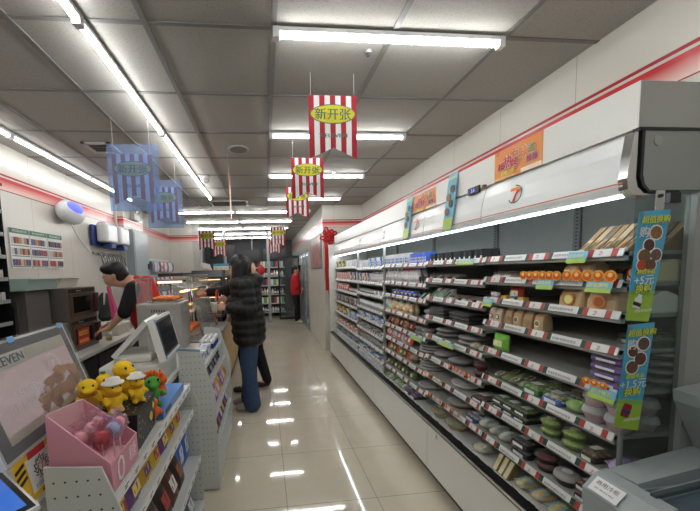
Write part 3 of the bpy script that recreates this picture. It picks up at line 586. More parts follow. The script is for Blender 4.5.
far(3, 0, 'carton', (.05, .05, .095), 'wh', 'milk_carton', 'plain white milk carton', 'carton', 3.77, 4.09)
far(3, 1, 'bottle', (.05, .05, .12), 'wh', 'milk_bottle', 'white yogurt bottle', 'bottle', 3.25, 3.60)
far(3, 1, 'carton', (.045, .05, .105), 'mix', 'drink_carton', 'coloured drink carton', 'carton', 3.66, 4.09)
far(3, 2, 'carton', (.06, .05, .05), 'wh', 'yogurt_pack', 'pale yogurt multipack', 'yogurt', 3.25, 3.5)
far(3, 2, 'cup', (.042, .042, .055), 'dk', 'jelly_cup', 'dark jelly cup', 'dessert', 3.56, 4.08)
far(3, 3, 'cup', (.05, .05, .08), 'wh', 'yogurt_cup', 'white yogurt cup', 'yogurt')
far(3, 4, 'carton', (.07, .06, .06), 'bl', 'yogurt_pack', 'blue and white yogurt pack', 'yogurt')
far(3, 5, 'tray', (.065, .08, .05), 'dk', 'dessert_tray', 'brown dessert tray', 'dessert')
far(3, 6, 'bowl', (.07, .07, .06), 'wh', 'dessert_bowl', 'whitish dessert tub', 'dessert')
far(3, 7, 'tray', (.07, .08, .045), 'bl', 'meal_tray', 'clear blue tinted food box', 'meal')
far(3, 8, 'pouch', (.07, .05, .07), 'wh', 'tofu_pouch', 'white tofu pouch', 'tofu', rows=2)
far(4, 0, 'carton', (.06, .05, .10), 'yel', 'drink_carton', 'yellow and navy drink carton', 'carton', 4.8, 5.38)
far(4, 0, 'carton', (.07, .05, .10), 'wh', 'drink_carton', 'plain pale drink carton', 'carton', 4.22, 4.72)
far(4, 1, 'carton', (.055, .05, .11), 'red', 'drink_carton', 'red labelled drink carton', 'carton', 4.75, 5.38)
far(4, 1, 'carton', (.06, .05, .12), 'mix', 'juice_carton', 'colourful juice carton', 'carton', 4.22, 4.68)
far(4, 2, 'bottle', (.055, .055, .11), 'red', 'juice_bottle', 'orange red juice bottle', 'bottle', 4.7, 5.38)
far(4, 2, 'cup', (.06, .06, .06), 'dk', 'jelly_cup', 'clear dark jelly cup', 'dessert', 4.22, 4.62)
far(4, 3, 'pouch', (.07, .05, .11), 'dk', 'jelly_pouch', 'olive and mauve jelly pouch', 'dessert')
far(4, 4, 'carton', (.07, .05, .11), 'yel', 'dessert_box', 'yellow and dark dessert box', 'dessert', 4.75, 5.38)
far(4, 4, 'carton', (.06, .05, .09), 'bl', 'yogurt_pack', 'small blue dairy pack', 'yogurt', 4.22, 4.68)
far(4, 5, 'carton', (.09, .05, .06), 'red', 'cheese_pack', 'red and white cheese pack', 'cheese')
far(4, 6, 'bowl', (.09, .09, .06), 'bl', 'pudding_bowl', 'pale pudding tub', 'dessert')
far(4, 7, 'carton', (.07, .06, .06), 'wh', 'tofu_pack', 'white tofu pack', 'tofu')
# deeper stock seen through the glass wing at the near end
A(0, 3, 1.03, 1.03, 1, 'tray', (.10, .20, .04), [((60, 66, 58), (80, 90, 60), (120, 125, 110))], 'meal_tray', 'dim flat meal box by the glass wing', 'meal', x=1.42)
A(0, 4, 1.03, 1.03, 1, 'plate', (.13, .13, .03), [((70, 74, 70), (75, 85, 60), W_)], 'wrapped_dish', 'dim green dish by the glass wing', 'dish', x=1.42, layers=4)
# tags, promo leaflets clipped on rails
def leaflet(i, k, y, wd, where, drop=.035):
    z = shelf_z(i, k); x = (1.165 if k >= len(ZS[i]) else FX)-.014
    t = thing('promo_leaflet', 'blue and green promotion card clipped to price rail, ' + where, 'sign', (x, y, z))
    ob('card', B().slab((-.012, wd/2, -drop), (-.012, -wd/2, -drop), (.0, -wd/2, .008), (.0, wd/2, .008), .0012, C((120, 185, 215), .35)), t)
    ob('grass_band', B().slab((-.0132, wd/2, -drop), (-.0132, -wd/2, -drop), (-.0085, -wd/2, -drop*.55), (-.0085, wd/2, -drop*.55), .0006, C((165, 200, 80), .4)), t)
    l = B(); text(l, '超值换购', wd*.2, (-.0085, 0, -.008), (0, -1, 0), (.28, 0, 1), C((240, 235, 90), .4)); ob('lettering', l, t)
leaflet(0, 0, 1.115, .075, 'near bay top shelf'); leaflet(0, 1, 1.25, .08, 'near bay second shelf'); leaflet(0, 1, 1.03, .09, 'beside the hanging banner')
leaflet(1, 0, 1.80, .16, 'second bay top shelf', .025); leaflet(0, 2, 1.60, .07, 'near bay third shelf'); leaflet(2, 4, 2.42, .2, 'middle bay fifth shelf', .03)
leaflet(0, 4, 1.0, .09, 'near bay fifth shelf by the banner'); leaflet(1, 8, 2.34, .14, 'bottom deck of second bay'); leaflet(1, 4, 2.0, .2, 'second bay fifth shelf', .025)
# golden bun cut-outs along the second shelf of the near bay
def bun_strip(i, k, ya, yb, n, where, cols, r=.017):
    t = thing('bun_display_strip', 'printed golden bun cut-outs on price rail, ' + where, 'sign', (FX-.014, ya, shelf_z(i, k)+.004))
    for j in range(n):
        y = (yb-ya)*j/max(1, n-1); q = B(); q.M = Matrix.Translation((-.001*(j % 2), y, r*.9)) @ Matrix.Rotation(PI/2, 4, 'Y')
        q.cyl((0, 0, -.003), (0, 0, 0), r, C(cols[0], .5), 16); q.cyl((0, 0, -.0038), (0, 0, -.003), r*.78, C(cols[1], .5), 14); q.cyl((-.25*r, 0, -.0044), (-.25*r, 0, -.0038), r*.4, C(cols[2], .5), 10); q.M = None
        ob('bun_picture', q, t)
GB = ((235, 165, 50), (215, 95, 35), (245, 205, 120))
bun_strip(0, 1, .995, 1.155, 5, 'right of the near bay second shelf', GB, .021); bun_strip(0, 1, 1.20, 1.37, 6, 'left of the near bay second shelf', GB, .020)
bun_strip(0, 4, 1.0, 1.06, 3, 'near bay fifth shelf', GB, .014); bun_strip(1, 5, 1.75, 1.95, 6, 'second bay sixth shelf', ((200, 70, 90), (230, 150, 60), (235, 200, 150)), .014)
bun_strip(1, 7, 1.85, 2.2, 6, 'second bay eighth shelf', GB, .013); bun_strip(1, 6, 2.05, 2.27, 4, 'second bay seventh shelf', GB, .013)
# orange posters and narrow strips on the header
def header_poster(y0, y1, z0, z1, lab):
    x = FX-.002; t = thing('orange_poster', lab, 'poster', (x, (y0+y1)/2, (z0+z1)/2)); w2 = (y1-y0)/2; h2 = (z1-z0)/2
    ob('sheet', B().box(0, .0018, -w2, w2, -h2, h2, C((225, 135, 45), .35)), t)
    b = B(); q = w2/.145; R_ = (0, -1, 0); Uz = (0, 0, 1)
    for (s, sz, yy, zz, c) in (('超', .04, .095, -.008, (190, 30, 50)), ('热', .062, .05, .004, (200, 30, 50)), ('石', .04, .005, .034, (215, 95, 30)), ('烤', .052, .008, -.012, (205, 60, 40)), ('味', .058, -.045, .018, (235, 140, 50)), ('道', .04, -.09, .02, (150, 130, 60)), ('好物上新', .022, .05, -.045, (240, 215, 90)), ('推荐', .03, -.095, -.022, (170, 40, 80))):
        for e, k in (((250, 242, 230), 1.0), (c, 0)):
            ww = .0045 if k else .0016
            if sz < .03 and k: continue
            for dx, dz in ((-ww, 0), (ww, 0), (0, ww), (0, -ww), (-ww*.7, -ww*.7), (ww*.7, ww*.7), (ww*.7, -ww*.7), (-ww*.7, ww*.7)):
                text(b, s, sz*q, (-.001 if k else -.0035, (yy+dx)*q, (zz+dz)*q), R_, Uz, C(e, .4))
    ob('lettering', b, t)
    s = B(); s.box(-.0008, 0, -w2*.98, -w2*.2, -h2*.98, -h2*.72, C((245, 225, 200), .4)).box(-.0008, 0, w2*.1, w2*.95, -h2*.95, -h2*.8, C((240, 190, 110), .4)); seven(s, .022*q, (-.001, w2*.87, h2*.86), R_, Uz); ob('print', s, t)
header_poster(1.305, 1.592, 1.945, 2.088, 'larger orange poster with Chinese characters on chiller header, nearer the viewer')
header_poster(2.165, 2.50, 1.945, 2.075, 'smaller looking orange poster farther along the chiller header')
def strip(yc, wd, z0, z1, lab):
    t = thing('promo_strip', lab, 'sign', (1.168, yc, z0)); h = z1-z0
    ob('sheet', B().slab((-.012, wd/2, 0), (-.012, -wd/2, 0), (.03, -wd/2, h), (.03, wd/2, h), .0015, C((95, 170, 195), .35)), t)
    ob('grass_band', B().slab((-.014, wd/2, 0), (-.014, -wd/2, 0), (-.005, -wd/2, h*.22), (-.005, wd/2, h*.22), .0006, C((160, 190, 70), .4)), t)
    b = B()
    for k in range(4): b.M = Matrix.Translation((.0155-k*.0055+.0, (.018 if k % 2 else -.016), h*(.72-k*.13))) @ Matrix.Rotation(PI/2, 4, 'Y'); b.cyl((0, 0, -.003), (0, 0, -.001), wd*.24, C(((95, 75, 60), (150, 110, 70), (70, 55, 45), (130, 90, 70))[k], .5), 12)
    b.M = None; ob('food_picture', b, t)
    ob('lettering', text(B(), '超值换购', wd*.22, (.0245, 0, h*.92), (0, -1, 0), (.1, 0, 1), C((235, 230, 80), .4)), t)
strip(1.955, .10, 1.75, 2.10, 'narrow blue and green paper strip hanging off the chiller header, nearer one')
strip(2.56, .10, 1.76, 2.09, 'narrow blue and green paper strip hanging off the chiller header, farther one')
def banner(cor, lab, price, cols, pic):
    tl, tr, br, bl = map(Vector, cor); t = thing('hanging_banner', lab, 'sign', tuple((tl+tr)/2)); o = (tl+tr)/2
    def P(u, v, k=0): a = tl.lerp(tr, u); c = bl.lerp(br, u); p = a.lerp(c, v)-o; return p+Vector((0, -.0006*k-.0, 0))
    r = tr-tl; up = tl-bl
    def q(u0, v0, u1, v1, mt, k, name=None, b=None):
        b = b or B(); b.slab(P(u0, v1, k), P(u1, v1, k), P(u1, v0, k), P(u0, v0, k), .0004, mt); return b
    ob('sheet', q(0, 0, 1, 1, C((70, 165, 205), .3), 0), t); gb = q(0, .72, 1, 1, C((150, 185, 60), .35), 1); q(0, .72, 1, .76, C((120, 175, 90), .35), 2, b=gb); ob('grass_band', gb, t)
    p = B()
    for (u, v, rr, c) in pic:
        c0 = P(u, v, 3); p.M = Matrix.Translation(c0) @ Matrix.Rotation(PI/2, 4, 'X'); p.cyl((0, 0, 0), (0, 0, .0006), rr, C((235, 230, 220), .4), 16); p.cyl((0, 0, .0006), (0, 0, .0012), rr*.84, mat('dish_%d_%d_%d' % c, c, .5, noise=.5, scale=180), 16); p.M = None
    ob('food_picture', p, t)
    YE = C((225, 230, 60), .4); G2 = C((40, 110, 60), .4); b = B()
    def wr(s, sz, u, v, c):
        if c is YE:
            for dx in (-.0012, .0012): text(b, s, sz, P(u, v, 4)+Vector((dx, 0, -.001)), r, up, G2)
        for dx in (-.0005, .0005): text(b, s, sz, P(u, v, 6)+Vector((dx, 0, 0)), r, up, c)
    wr('超值换购', .025, .52, .08, YE); wr('购', .036, .2, .19, WHITE); wr('超值单品', .016, .48, cols, YE); wr(price, .034, .46, cols+.075, WHITE); wr('换购', .03, .48, cols+.15, YE); wr('详情咨询店员', .01, .62, .9, WHITE)
    seven(b, .014, P(.08, .025, 4), r, up); ob('lettering', b, t)
    pr = B(); c0 = P(.38, .83, 3)
    if price[1] == '5': pr.lathe([(.012, 0), (.014, .004), (.014, .03), (.007, .038), (.007, .046)], (0, 0, 0), WHITE, 12); pr.lathe([(.0145, .008), (.0145, .02)], (0, 0, 0), DARK, 12)
    else: pr.lathe([(.014, 0), (.016, .004), (.016, .038), (.013, .044)], (0, 0, 0), C((150, 35, 35), .4), 12); pr.lathe([(.0165, .012), (.0165, .024)], (0, 0, 0), C((60, 50, 120), .4), 12)
    pr.v = [Matrix.Rotation(.35, 4, 'Y') @ Vector((v.x, v.y*.08, v.z-.02)) + c0 for v in pr.v]; ob('product_picture', pr, t)
banner(((1.157, .898, 1.674), (1.267, .898, 1.680), (1.205, .893, 1.329), (1.123, .893, 1.338)), 'upper blue green banner offering five yuan swap, hanging from chiller end', '+5元', .55,
       [(.62, .2, .024, (120, 85, 50)), (.45, .31, .022, (70, 45, 40)), (.35, .41, .026, (95, 75, 50)), (.75, .40, .022, (90, 70, 70)), (.3, .49, .02, (150, 60, 30)), (.62, .49, .022, (90, 65, 45))])
banner(((1.133, .892, 1.322), (1.228, .892, 1.327), (1.183, .886, .975), (1.095, .886, .995)), 'lower blue green banner offering cheap swap, hanging under the first', '+1.5元', .49,
       [(.66, .19, .024, (75, 60, 50)), (.3, .26, .020, (80, 50, 35)), (.62, .33, .024, (80, 45, 35)), (.35, .41, .024, (85, 60, 45))])
# red ribbon bow at the far end
RIB = mat('red_satin', (190, 18, 30), .4, noise=.1)
bw = thing('ribbon_bow', 'big red satin bow with long tails on the far end of the chiller', 'bow', (1.185, 5.86, 2.14))
kb = B()
for k in range(14):
    a = k*2*PI/12+.2; ln = .085+.03*(k % 3); kb.M = Matrix.Rotation(a, 4, 'Y'); kb.tube([(0, 0, 0), (ln*.5, -.03, .03), (ln, -.02, .028), (ln*1.12, 0, 0), (ln, -.01, -.025), (ln*.5, -.02, -.02), (0, 0, 0)], .017, RIB, 7)
kb.M = None; kb.ell((0, -.02, 0), .045, .03, .045, RIB); ob('bow_loops', kb, bw)
for x0, dz, s in ((-.045, -1.0, -1), (.015, -1.13, 1)):
    q = B(); n = 14; pts = [(x0+.006*s*math.sin(i*.9), .012*math.cos(i*1.1), dz*i/n) for i in range(n+1)]
    v = []; fs = []
    for p in pts: v += [(p[0]-.03, p[1], p[2]), (p[0]+.03, p[1]-.006, p[2])]
    for i in range(n): fs.append((2*i, 2*i+1, 2*i+3, 2*i+2))
    q.add(v, fs, RIB, True); q.add([(a[0], a[1]+.004, a[2]) for a in v], [f[::-1] for f in fs], RIB, True); ob('tail', q, bw)
# ------------------------------------------------------------------ chest freezer in the right foreground
CHG = mat('freezer_grey_plastic', (150, 158, 158), .4, noise=.02); CHL = C((196, 199, 197), .35)
fz = thing('chest_freezer', 'grey and white chest freezer with sloping glass lid in the right foreground', 'freezer', (1.03, .89, 0))
def fp(name, b, parent=None): b.v = [v-Vector((1.03, .89, 0)) for v in b.v]; return ob(name, b, parent or fz)
FY0, FY1 = -.75, .885
fp('body', B().box(1.035, 1.80, FY0, FY1, .06, .72, CHL).box(1.06, 1.78, FY0+.03, FY1-.03, .005, .06, DARK))
fp('corner_post', B().box(1.03, 1.045, .80, FY1+.002, .06, .745, CHG).box(1.045, 1.80, FY1, FY1+.002, .06, .745, CHG))
rim = B().prism([(1.028, .72), (1.028, .765), (1.075, .812), (1.12, .818), (1.12, .72)], 'y', .70, FY1+.004, CHG)
rim.slab((1.12, .80, .825), (1.46, .80, .875), (1.46, FY1+.004, .875), (1.12, FY1+.004, .818), .05, CHG)
fp('rim', rim); fp('rim', B().slab((1.12, FY0, .825), (1.46, FY0, .875), (1.46, FY0+.08, .875), (1.12, FY0+.08, .825), .05, CHG))
fp('side_rail', B().prism([(1.028, .73), (1.028, .775), (1.06, .805), (1.095, .80), (1.10, .73)], 'y', FY0, .70, C((205, 208, 208), .25, .2)))
fp('inner_liner', B().slab((1.11, FY0+.08, .60), (1.45, FY0+.08, .60), (1.45, .80, .60), (1.11, .80, .60), .01, C((205, 215, 235), .3)).box(1.10, 1.11, FY0+.08, .80, .60, .80, C((190, 200, 215), .3)).box(1.11, 1.45, .79, .80, .60, .81, C((120, 132, 140), .3)))
for k, (ya, yb) in enumerate(((.10, .78), (-.66, .14))):
    l = fp('glass_lid', B().slab((1.105, ya, .80+.004*k), (1.45, ya, .852+.004*k), (1.45, yb, .852+.004*k), (1.105, yb, .80+.004*k), .004, glassy('lid_glass', (225, 235, 242), .94, .03)))
    f = B().slab((1.105, yb-.03, .806+.006*k), (1.45, yb-.03, .858+.006*k), (1.45, yb, .858+.006*k), (1.105, yb, .806+.006*k), .008, CHG); f.v = [v-Vector((1.03, .89, 0)) for v in f.v]; ob('lid_frame', f, l)
fp('lid_track', B().slab((1.11, .745, .826), (1.45, .745, .868), (1.45, .76, .868), (1.11, .76, .826), .012, C((70, 78, 80), .4)))
fp('upstand', B().prism([(1.345, 1.085), (1.352, 1.045), (1.445, .868), (1.80, .868), (1.80, 1.12), (1.40, 1.095)], 'y', -.6, FY1, CHG))
fp('upstand_inlay', B().prism([(1.405, 1.05), (1.475, .905), (1.76, .905), (1.76, 1.06)], 'y', FY1, FY1+.003, C((150, 158, 160), .4)))
fz.location = (1.05, .935, 0)
fl = B().slab((1.030, .872, .772), (1.030, .785, .772), (1.066, .785, .808), (1.066, .872, .808), .001, WHITE); fl.v = [v+Vector((-.002, 0, .0015)) for v in fl.v]; lb = fp('sticker', fl)
q = B(); up_ = Vector((.036, 0, .036)).normalized(); c0 = Vector((1.0463, .829, .7925))
text(q, '商用冷柜', .017, c0+up_*.008, (0, -1, 0), up_, BLACK); text(q, '24H 400-828-9000', .0075, c0-up_*.012, (0, -1, 0), up_, BLACK); q.v = [v-Vector((1.03, .89, 0)) for v in q.v]; ob('lettering', q, lb)
# ------------------------------------------------------------------ sales counter, gondolas
CW = C((214, 214, 210), .35)
ct = thing('sales_counter', 'long white sales counter behind the display racks, carrying the tills', 'counter', (-.86, .4, 0))
ob('cabinet', B().box(-.22, .22, -.6, 2.70, .005, .82, C((120, 122, 124), .5)), ct); ob('worktop', B().rbox(-.25, .235, -.62, 2.72, .82, .86, CW, .008), ct)
fcn = thing('food_counter', 'counter with pale wood grain front where the two customers stand', 'counter', (-.9, 3.16, 0))
def wood():
    m = mat('pale_wood_grain', (196, 160, 112), .4); nt = m.node_tree; p = nt.nodes['Principled BSDF']; tc = nt.nodes.new('ShaderNodeTexCoord'); mp = nt.nodes.new('ShaderNodeMapping'); mp.inputs['Scale'].default_value = (9, 9, 1)
    wv = nt.nodes.new('ShaderNodeTexNoise'); wv.inputs['Scale'].default_value = 1.6; wv.inputs['Detail'].default_value = 6; wv.inputs['Distortion'].default_value = 1.5
    r = nt.nodes.new('ShaderNodeValToRGB'); r.color_ramp.elements[0].position = .35; r.color_ramp.elements[0].color = rgb((168, 128, 84)); r.color_ramp.elements[1].position = .62; r.color_ramp.elements[1].color = rgb((214, 180, 130))
    L = nt.links.new; L(tc.outputs['Object'], mp.inputs[0]); L(mp.outputs[0], wv.inputs['Vector']); L(wv.outputs['Fac'], r.inputs[0]); L(r.outputs[0], p.inputs['Base Color']); return m
WOOD = wood()
ob('cabinet', B().box(-.07, .345, 0, 4.4, .08, .83, C((120, 122, 122), .5)).box(-.05, .33, .02, 4.38, .005, .08, DARK), fcn)
ob('front_panel', B().box(.346, .36, 0, 4.4, .08, .80, WOOD), fcn); ob('plinth', B().box(.346, .362, 0, 4.4, .005, .08, C((70, 72, 72), .4)), fcn)
ob('worktop', B().rbox(-.09, .39, -.01, 4.42, .83, .87, C((150, 152, 150), .35), .008), fcn)
PEGM = C((206, 209, 205), .4)
def peg_end(name, y, prof, parent, off, holes=True):
    b = B().prism(prof, 'y', y, y+.006, PEGM); hb = C((70, 60, 60), .6)
    if holes:
        zs = [p[1] for p in prof]; z = max(zs)-.045
        def xr(z):
            xs = []
            for i in range(len(prof)):
                (x0, a), (x1, c) = prof[i], prof[(i+1) % len(prof)]
                if (a-z)*(c-z) < 0: xs.append(x0+(x1-x0)*(z-a)/(c-a))
            return min(xs), max(xs)
        while z > .1:
            a, c = xr(z); x = a+.022
            while x < c-.014:
                b.cyl((x, y-.0006, z), (x, y, z), .0032, hb, 6); x += .0285
            z -= .042
    b.v = [v-Vector(off) for v in b.v]; return ob(name, b, parent)
# near rack
g1o = (-.48, .86, 0); g1 = thing('display_rack', 'small white perforated rack in front of the nearer till, holding pink box and toys', 'display rack', g1o)
P1 = [(-.595, .01), (-.595, 1.03), (-.452, 1.018), (-.385, .82), (-.385, .01)]
peg_end('end_panel', .86, P1, g1, g1o); peg_end('end_panel', 1.745, [(-.595, .01), (-.595, .935), (-.43, .93), (-.385, .82), (-.385, .01)], g1, g1o)
def gp(g, o, name, b, parent=None): b.v = [v-Vector(o) for v in b.v]; return ob(name, b, parent or g)
gp(g1, g1o, 'back_panel', B().box(-.597, -.59, .866, 1.745, .01, .98, PEGM)); gp(g1, g1o, 'base', B().box(-.59, -.39, .866, 1.745, .01, .12, PEGM))
PRF = C((215, 217, 215), .35)
def rk_shelf(g, o, y0, y1, x1, z):
    s = gp(g, o, 'shelf', B().box(-.589, x1, y0, y1, z-.012, z, PEGM))
    r = B().box(x1, x1+.004, y0, y1, z-.03, z+.006, PRF)
    y = y0+.05
    while y < y1-.06: r.box(x1+.004, x1+.0048, y, y+.045, z-.025, z-.001, WHITE).box(x1+.0048, x1+.0052, y+.006, y+.035, z-.012, z-.008, INK).box(x1+.0048, x1+.0052, y+.006, y+.024, z-.02, z-.016, INK); y += .075
    gp(g, o, 'price_strip', r, s)
for x1, z in ((-.43, .925), (-.42, .785), (-.395, .52), (-.39, .26)): rk_shelf(g1, g1o, .868, 1.743, x1, z)
# far rack
g2o = (-.48, 2.185, 0); g2 = thing('display_rack', 'taller white perforated rack between the nearer rack and the customers', 'display rack', g2o)
P2 = [(-.60, .01), (-.60, 1.01), (-.455, .995), (-.37, .70), (-.37, .01)]
peg_end('end_panel', 2.185, P2, g2, g2o); peg_end('end_panel', 3.12, P2, g2, g2o, False)
gp(g2, g2o, 'back_panel', B().box(-.607, -.60, 2.19, 3.12, .01, .86, PEGM)); gp(g2, g2o, 'base', B().box(-.6, -.375, 2.191, 3.12, .01, .12, PEGM))
gp(g2, g2o, 'top_trim', B().prism([(-.60, 1.011), (-.60, 1.026), (-.455, 1.012), (-.455, .996)], 'y', 2.183, 2.20, C((120, 140, 160), .4)))
for x1, z in ((-.445, .875), (-.42, .74), (-.385, .52), (-.38, .30)): rk_shelf(g2, g2o, 2.193, 3.118, x1, z)
# goods on the racks
def item(name, label, cat, loc, b, parts=(), rz=0, group=None):
    o = tag(ob(name, b, None, loc, rz), label, cat, group)
    for n, q in parts: ob(n, q, o)
    return o
for j in range(5):
    for r in range(3):
        item('drink_can', 'small white and blue can on rack top, %s from near, %s row' % (ORD[j], ('aisle side', 'middle', 'counter side')[r]), 'can', (-.475-r*.042, 2.78+j*.062, .877),
             B().lathe([(.014, 0), (.018, .004), (.018, .045)], (0, 0, 0), C((45, 60, 140), .3, .3), 10).lathe([(.018, .0451), (.018, .075), (.012, .082), (0, .082)], (0, 0, 0), C((225, 225, 228), .3), 10), group='white and blue cans on the far rack')
for j in range(6): item('candy_box', 'small upright white and grey box on top of far rack, %s from near' % ORD[j], 'box', (-.50, 2.26+j*.075, .877), B().box(-.035, .035, -.026, .026, 0, .075, C(((205, 210, 220), (150, 160, 190), (225, 225, 225))[j % 3], .4)), [('label', B().box(.035, .0358, -.02, .02, .02, .055, C(((60, 90, 150), (225, 225, 225), (130, 135, 150))[j % 3], .4)))], group='small boxes on the far rack')
GC = [((210, 180, 60), (150, 40, 60)), ((110, 80, 140), (225, 200, 90)), ((190, 150, 175), (225, 225, 225)), ((205, 160, 60), (80, 60, 110)), ((170, 60, 60), (225, 200, 170))]
def gpouch(name, desc, x, ys, z, w_, h_, cols, where, tilt=-.25):
    for j, y in enumerate(ys):
        c = cols[j % len(cols)]; b = B().pillow(w_, h_, .04, C(c[0], .3), 7); l = B().slab((.022, -w_*.3, h_*.3), (.022, w_*.3, h_*.3), (.022, w_*.3, h_*.66), (.022, -w_*.3, h_*.66), .001, C(c[1], .4))
        o = item(name, '%s, %s from near, %s' % (desc, ORD[j], where), 'snack', (x, y, z), b, [('label', l)], 0, '%s, %s' % (desc, where)); o.rotation_euler = (0, tilt, 0)
gpouch('candy_pouch', 'yellow and purple candy pouch', -.45, [.93+.10*k for k in range(7)], .79, .085, .10, GC[:2]+GC[3:4], 'second shelf of near rack', -.2)
gpouch('snack_bag', 'glossy black snack bag', -.43, [.97+.105*k for k in range(6)], .525, .095, .16, [((45, 35, 35), (170, 60, 50)), ((90, 50, 40), (225, 225, 220)), ((60, 45, 42), (150, 90, 60))], 'third shelf of near rack', -.35)
gpouch('snack_bag', 'bright blue snack bag', -.46, [1.585, 1.69], .525, .08, .20, [((60, 110, 190), (225, 225, 225))], 'end of third shelf, near rack', -.1)
gpouch('snack_bag', 'red and brown snack bag', -.42, [1.0+.12*k for k in range(6)], .265, .11, .15, [((150, 35, 35), (225, 220, 210)), ((80, 60, 50), (200, 120, 60)), ((90, 100, 130), (210, 210, 210))], 'bottom shelf of near rack', -.3)
gpouch('snack_bag', 'dark wrapped snack', -.45, [2.27+.11*k for k in range(7)], .745, .09, .085, [((50, 48, 52), (200, 200, 200)), ((90, 95, 110), (40, 40, 45))], 'second shelf of far rack', -.3)
gpouch('snack_bag', 'pink and yellow snack bag', -.412, [2.26+.11*k for k in range(8)], .525, .10, .15, [((200, 150, 170), (225, 225, 225)), ((215, 175, 70), (170, 60, 50)), ((120, 100, 160), (225, 200, 200))], 'third shelf of far rack', -.3)
gpouch('snack_bag', 'blue and brown snack bag', -.405, [2.26+.12*k for k in range(7)], .305, .10, .14, [((60, 90, 150), (225, 225, 225)), ((110, 70, 55), (220, 190, 120)), ((70, 65, 70), (180, 60, 60))], 'fourth shelf of far rack', -.3)
# pink display box with lollipops
PKM = C((214, 150, 165), .45); PKI = C((222, 175, 180), .5)
pb = thing('candy_display_box', 'pink card display box of wrapped lollipops on the near rack', 'box', (-.51, .965, .928))
X0, X1, YA, YC = -.082, .075, -.085, .09
b = B(); b.box(X0, X1, YA, YC, 0, .004, PKI)
b.prism([(X0, .0), (X1, .0), (X1, .085), (X0, .235)], 'y', YA, YA+.004, PKM); b.prism([(X0, .0), (X1, .0), (X1, .085), (X0, .21)], 'y', YC-.004, YC, PKM)
b.box(X1-.004, X1, YA+.004, YC-.004, .004, .085, PKM); b.prism([(YA+.004, .004), (YC-.004, .004), (YC-.004, .21), (YA+.004, .235)], 'x', X0, X0+.004, PKI)
ob('box', b, pb); ob('insert', B().box(X0+.005, X1-.005, YA+.005, YC-.005, .045, .048, PKI), pb)
q = B(); text(q, '0', .105, (X1+.001, -.035, .045), (0, 1, 0), (0, 0, 1), C((245, 235, 235), .4)); ob('numeral', q, pb); q = B(); text(q, '糖', .055, (X1+.001, .045, .05), (0, 1, 0), (0, 0, 1), C((245, 225, 225), .4)); ob('lettering', q, pb)
q = B()
for k, (x, z, r) in enumerate(((-.02, .03, .016), (.0, .035, .018), (.022, .03, .014), (-.04, .03, .012))): q.cyl((x, YA-.0006, z), (x, YA, z), r, C((236, 205, 212), .4), 16)
ob('cloud_print', q, pb)
for k, (x, y, c, bc) in enumerate(((.03, -.035, (190, 40, 60), (225, 180, 190)), (-.03, -.03, (225, 180, 190), (235, 215, 220)), (.035, .02, (175, 205, 220), (225, 220, 235)), (-.035, .03, (225, 190, 195), (235, 220, 225)), (.035, .06, (240, 170, 180), (240, 225, 230)), (-.035, .07, (230, 200, 205), (240, 225, 230)))):
    t = thing('lollipop', 'wrapped %s lollipop standing in pink box, %s' % (('red', 'pale pink', 'pale blue', 'blush', 'rose', 'cream pink')[k], ('near front', 'near back', 'middle front', 'middle back', 'far front', 'far back')[k]), 'lollipop', (-.51+x, .965+y, .977), 0, 'lollipops in the pink display box')
    ob('stick', B().cyl((0, 0, 0), (0, 0, .07), .0022, WHITE, 6), t); ob('candy', B().ell((0, 0, .088), .019, .019, .019, C(c, .2), 14, 9), t)
    wv = B(); n = 14
    for sg in (0, 1):
        v = []; fs = []
        prof = [(.006, .05), (.018, .062), (.026, .088), (.02, .108), (.007, .115), (.02, .135)]
        for r_, z in prof:
            for i in range(n): a = 2*PI*i/n; rr = r_*(1+.22*math.cos(i*PI)); v.append((rr*math.cos(a), rr*math.sin(a), z))
        for kk in range(len(prof)-1):
            for i in range(n): j = (i+1) % n; fs.append((kk*n+i, kk*n+j, (kk+1)*n+j, (kk+1)*n+i))
        if not sg: wv.add(v, fs, glassy('tinted_wrap_%d' % k, [min(255, v+12) for v in bc], .84, .12), False)
    ob('wrapper', wv, t)
# black star-pattern box with yellow plush toys
bb = thing('toy_display_box', 'black card box printed with small stars, carrying yellow plush toys', 'box', (-.545, 1.20, .928), .06)
SB = mat('star_print_black', (24, 24, 30), .4)
def star_print(m):
    nt = m.node_tree; p = nt.nodes['Principled BSDF']; tc = nt.nodes.new('ShaderNodeTexCoord'); v = nt.nodes.new('ShaderNodeTexVoronoi'); v.inputs['Scale'].default_value = 48
    r = nt.nodes.new('ShaderNodeValToRGB'); r.color_ramp.interpolation = 'CONSTANT'; r.color_ramp.elements[0].color = rgb((225, 200, 130)); r.color_ramp.elements[1].position = .16; r.color_ramp.elements[1].color = rgb((24, 24, 30))
    nt.links.new(tc.outputs['Object'], v.inputs['Vector']); nt.links.new(v.outputs['Distance'], r.inputs[0]); nt.links.new(r.outputs[0], p.inputs['Base Color'])
star_print(SB)
ob('box', B().prism([(-.035, 0), (.09, 0), (.095, .13), (-.095, .13), (-.095, .105), (-.035, .105)], 'y', -.12, .09, SB), bb)
ob('rainbow_badge', B().box(-.03, .03, -.1215, -.12, .075, .10, C((60, 50, 90), .4)).box(-.025, .005, -.1222, -.1215, .08, .095, C((200, 90, 130), .4)).box(.005, .025, -.1222, -.1215, .08, .095, C((90, 170, 200), .4)), bb)
ob('yellow_print', B().cyl((.0935, .03, .06), (.095, .03, .06), .018, C((225, 195, 50), .4), 10).cyl((.0945, .06, .09), (.096, .06, .09), .012, C((225, 195, 50), .4), 10), bb)
YP = mat('yellow_plush', (240, 190, 30), .9, noise=.12, scale=60, bump=.5)
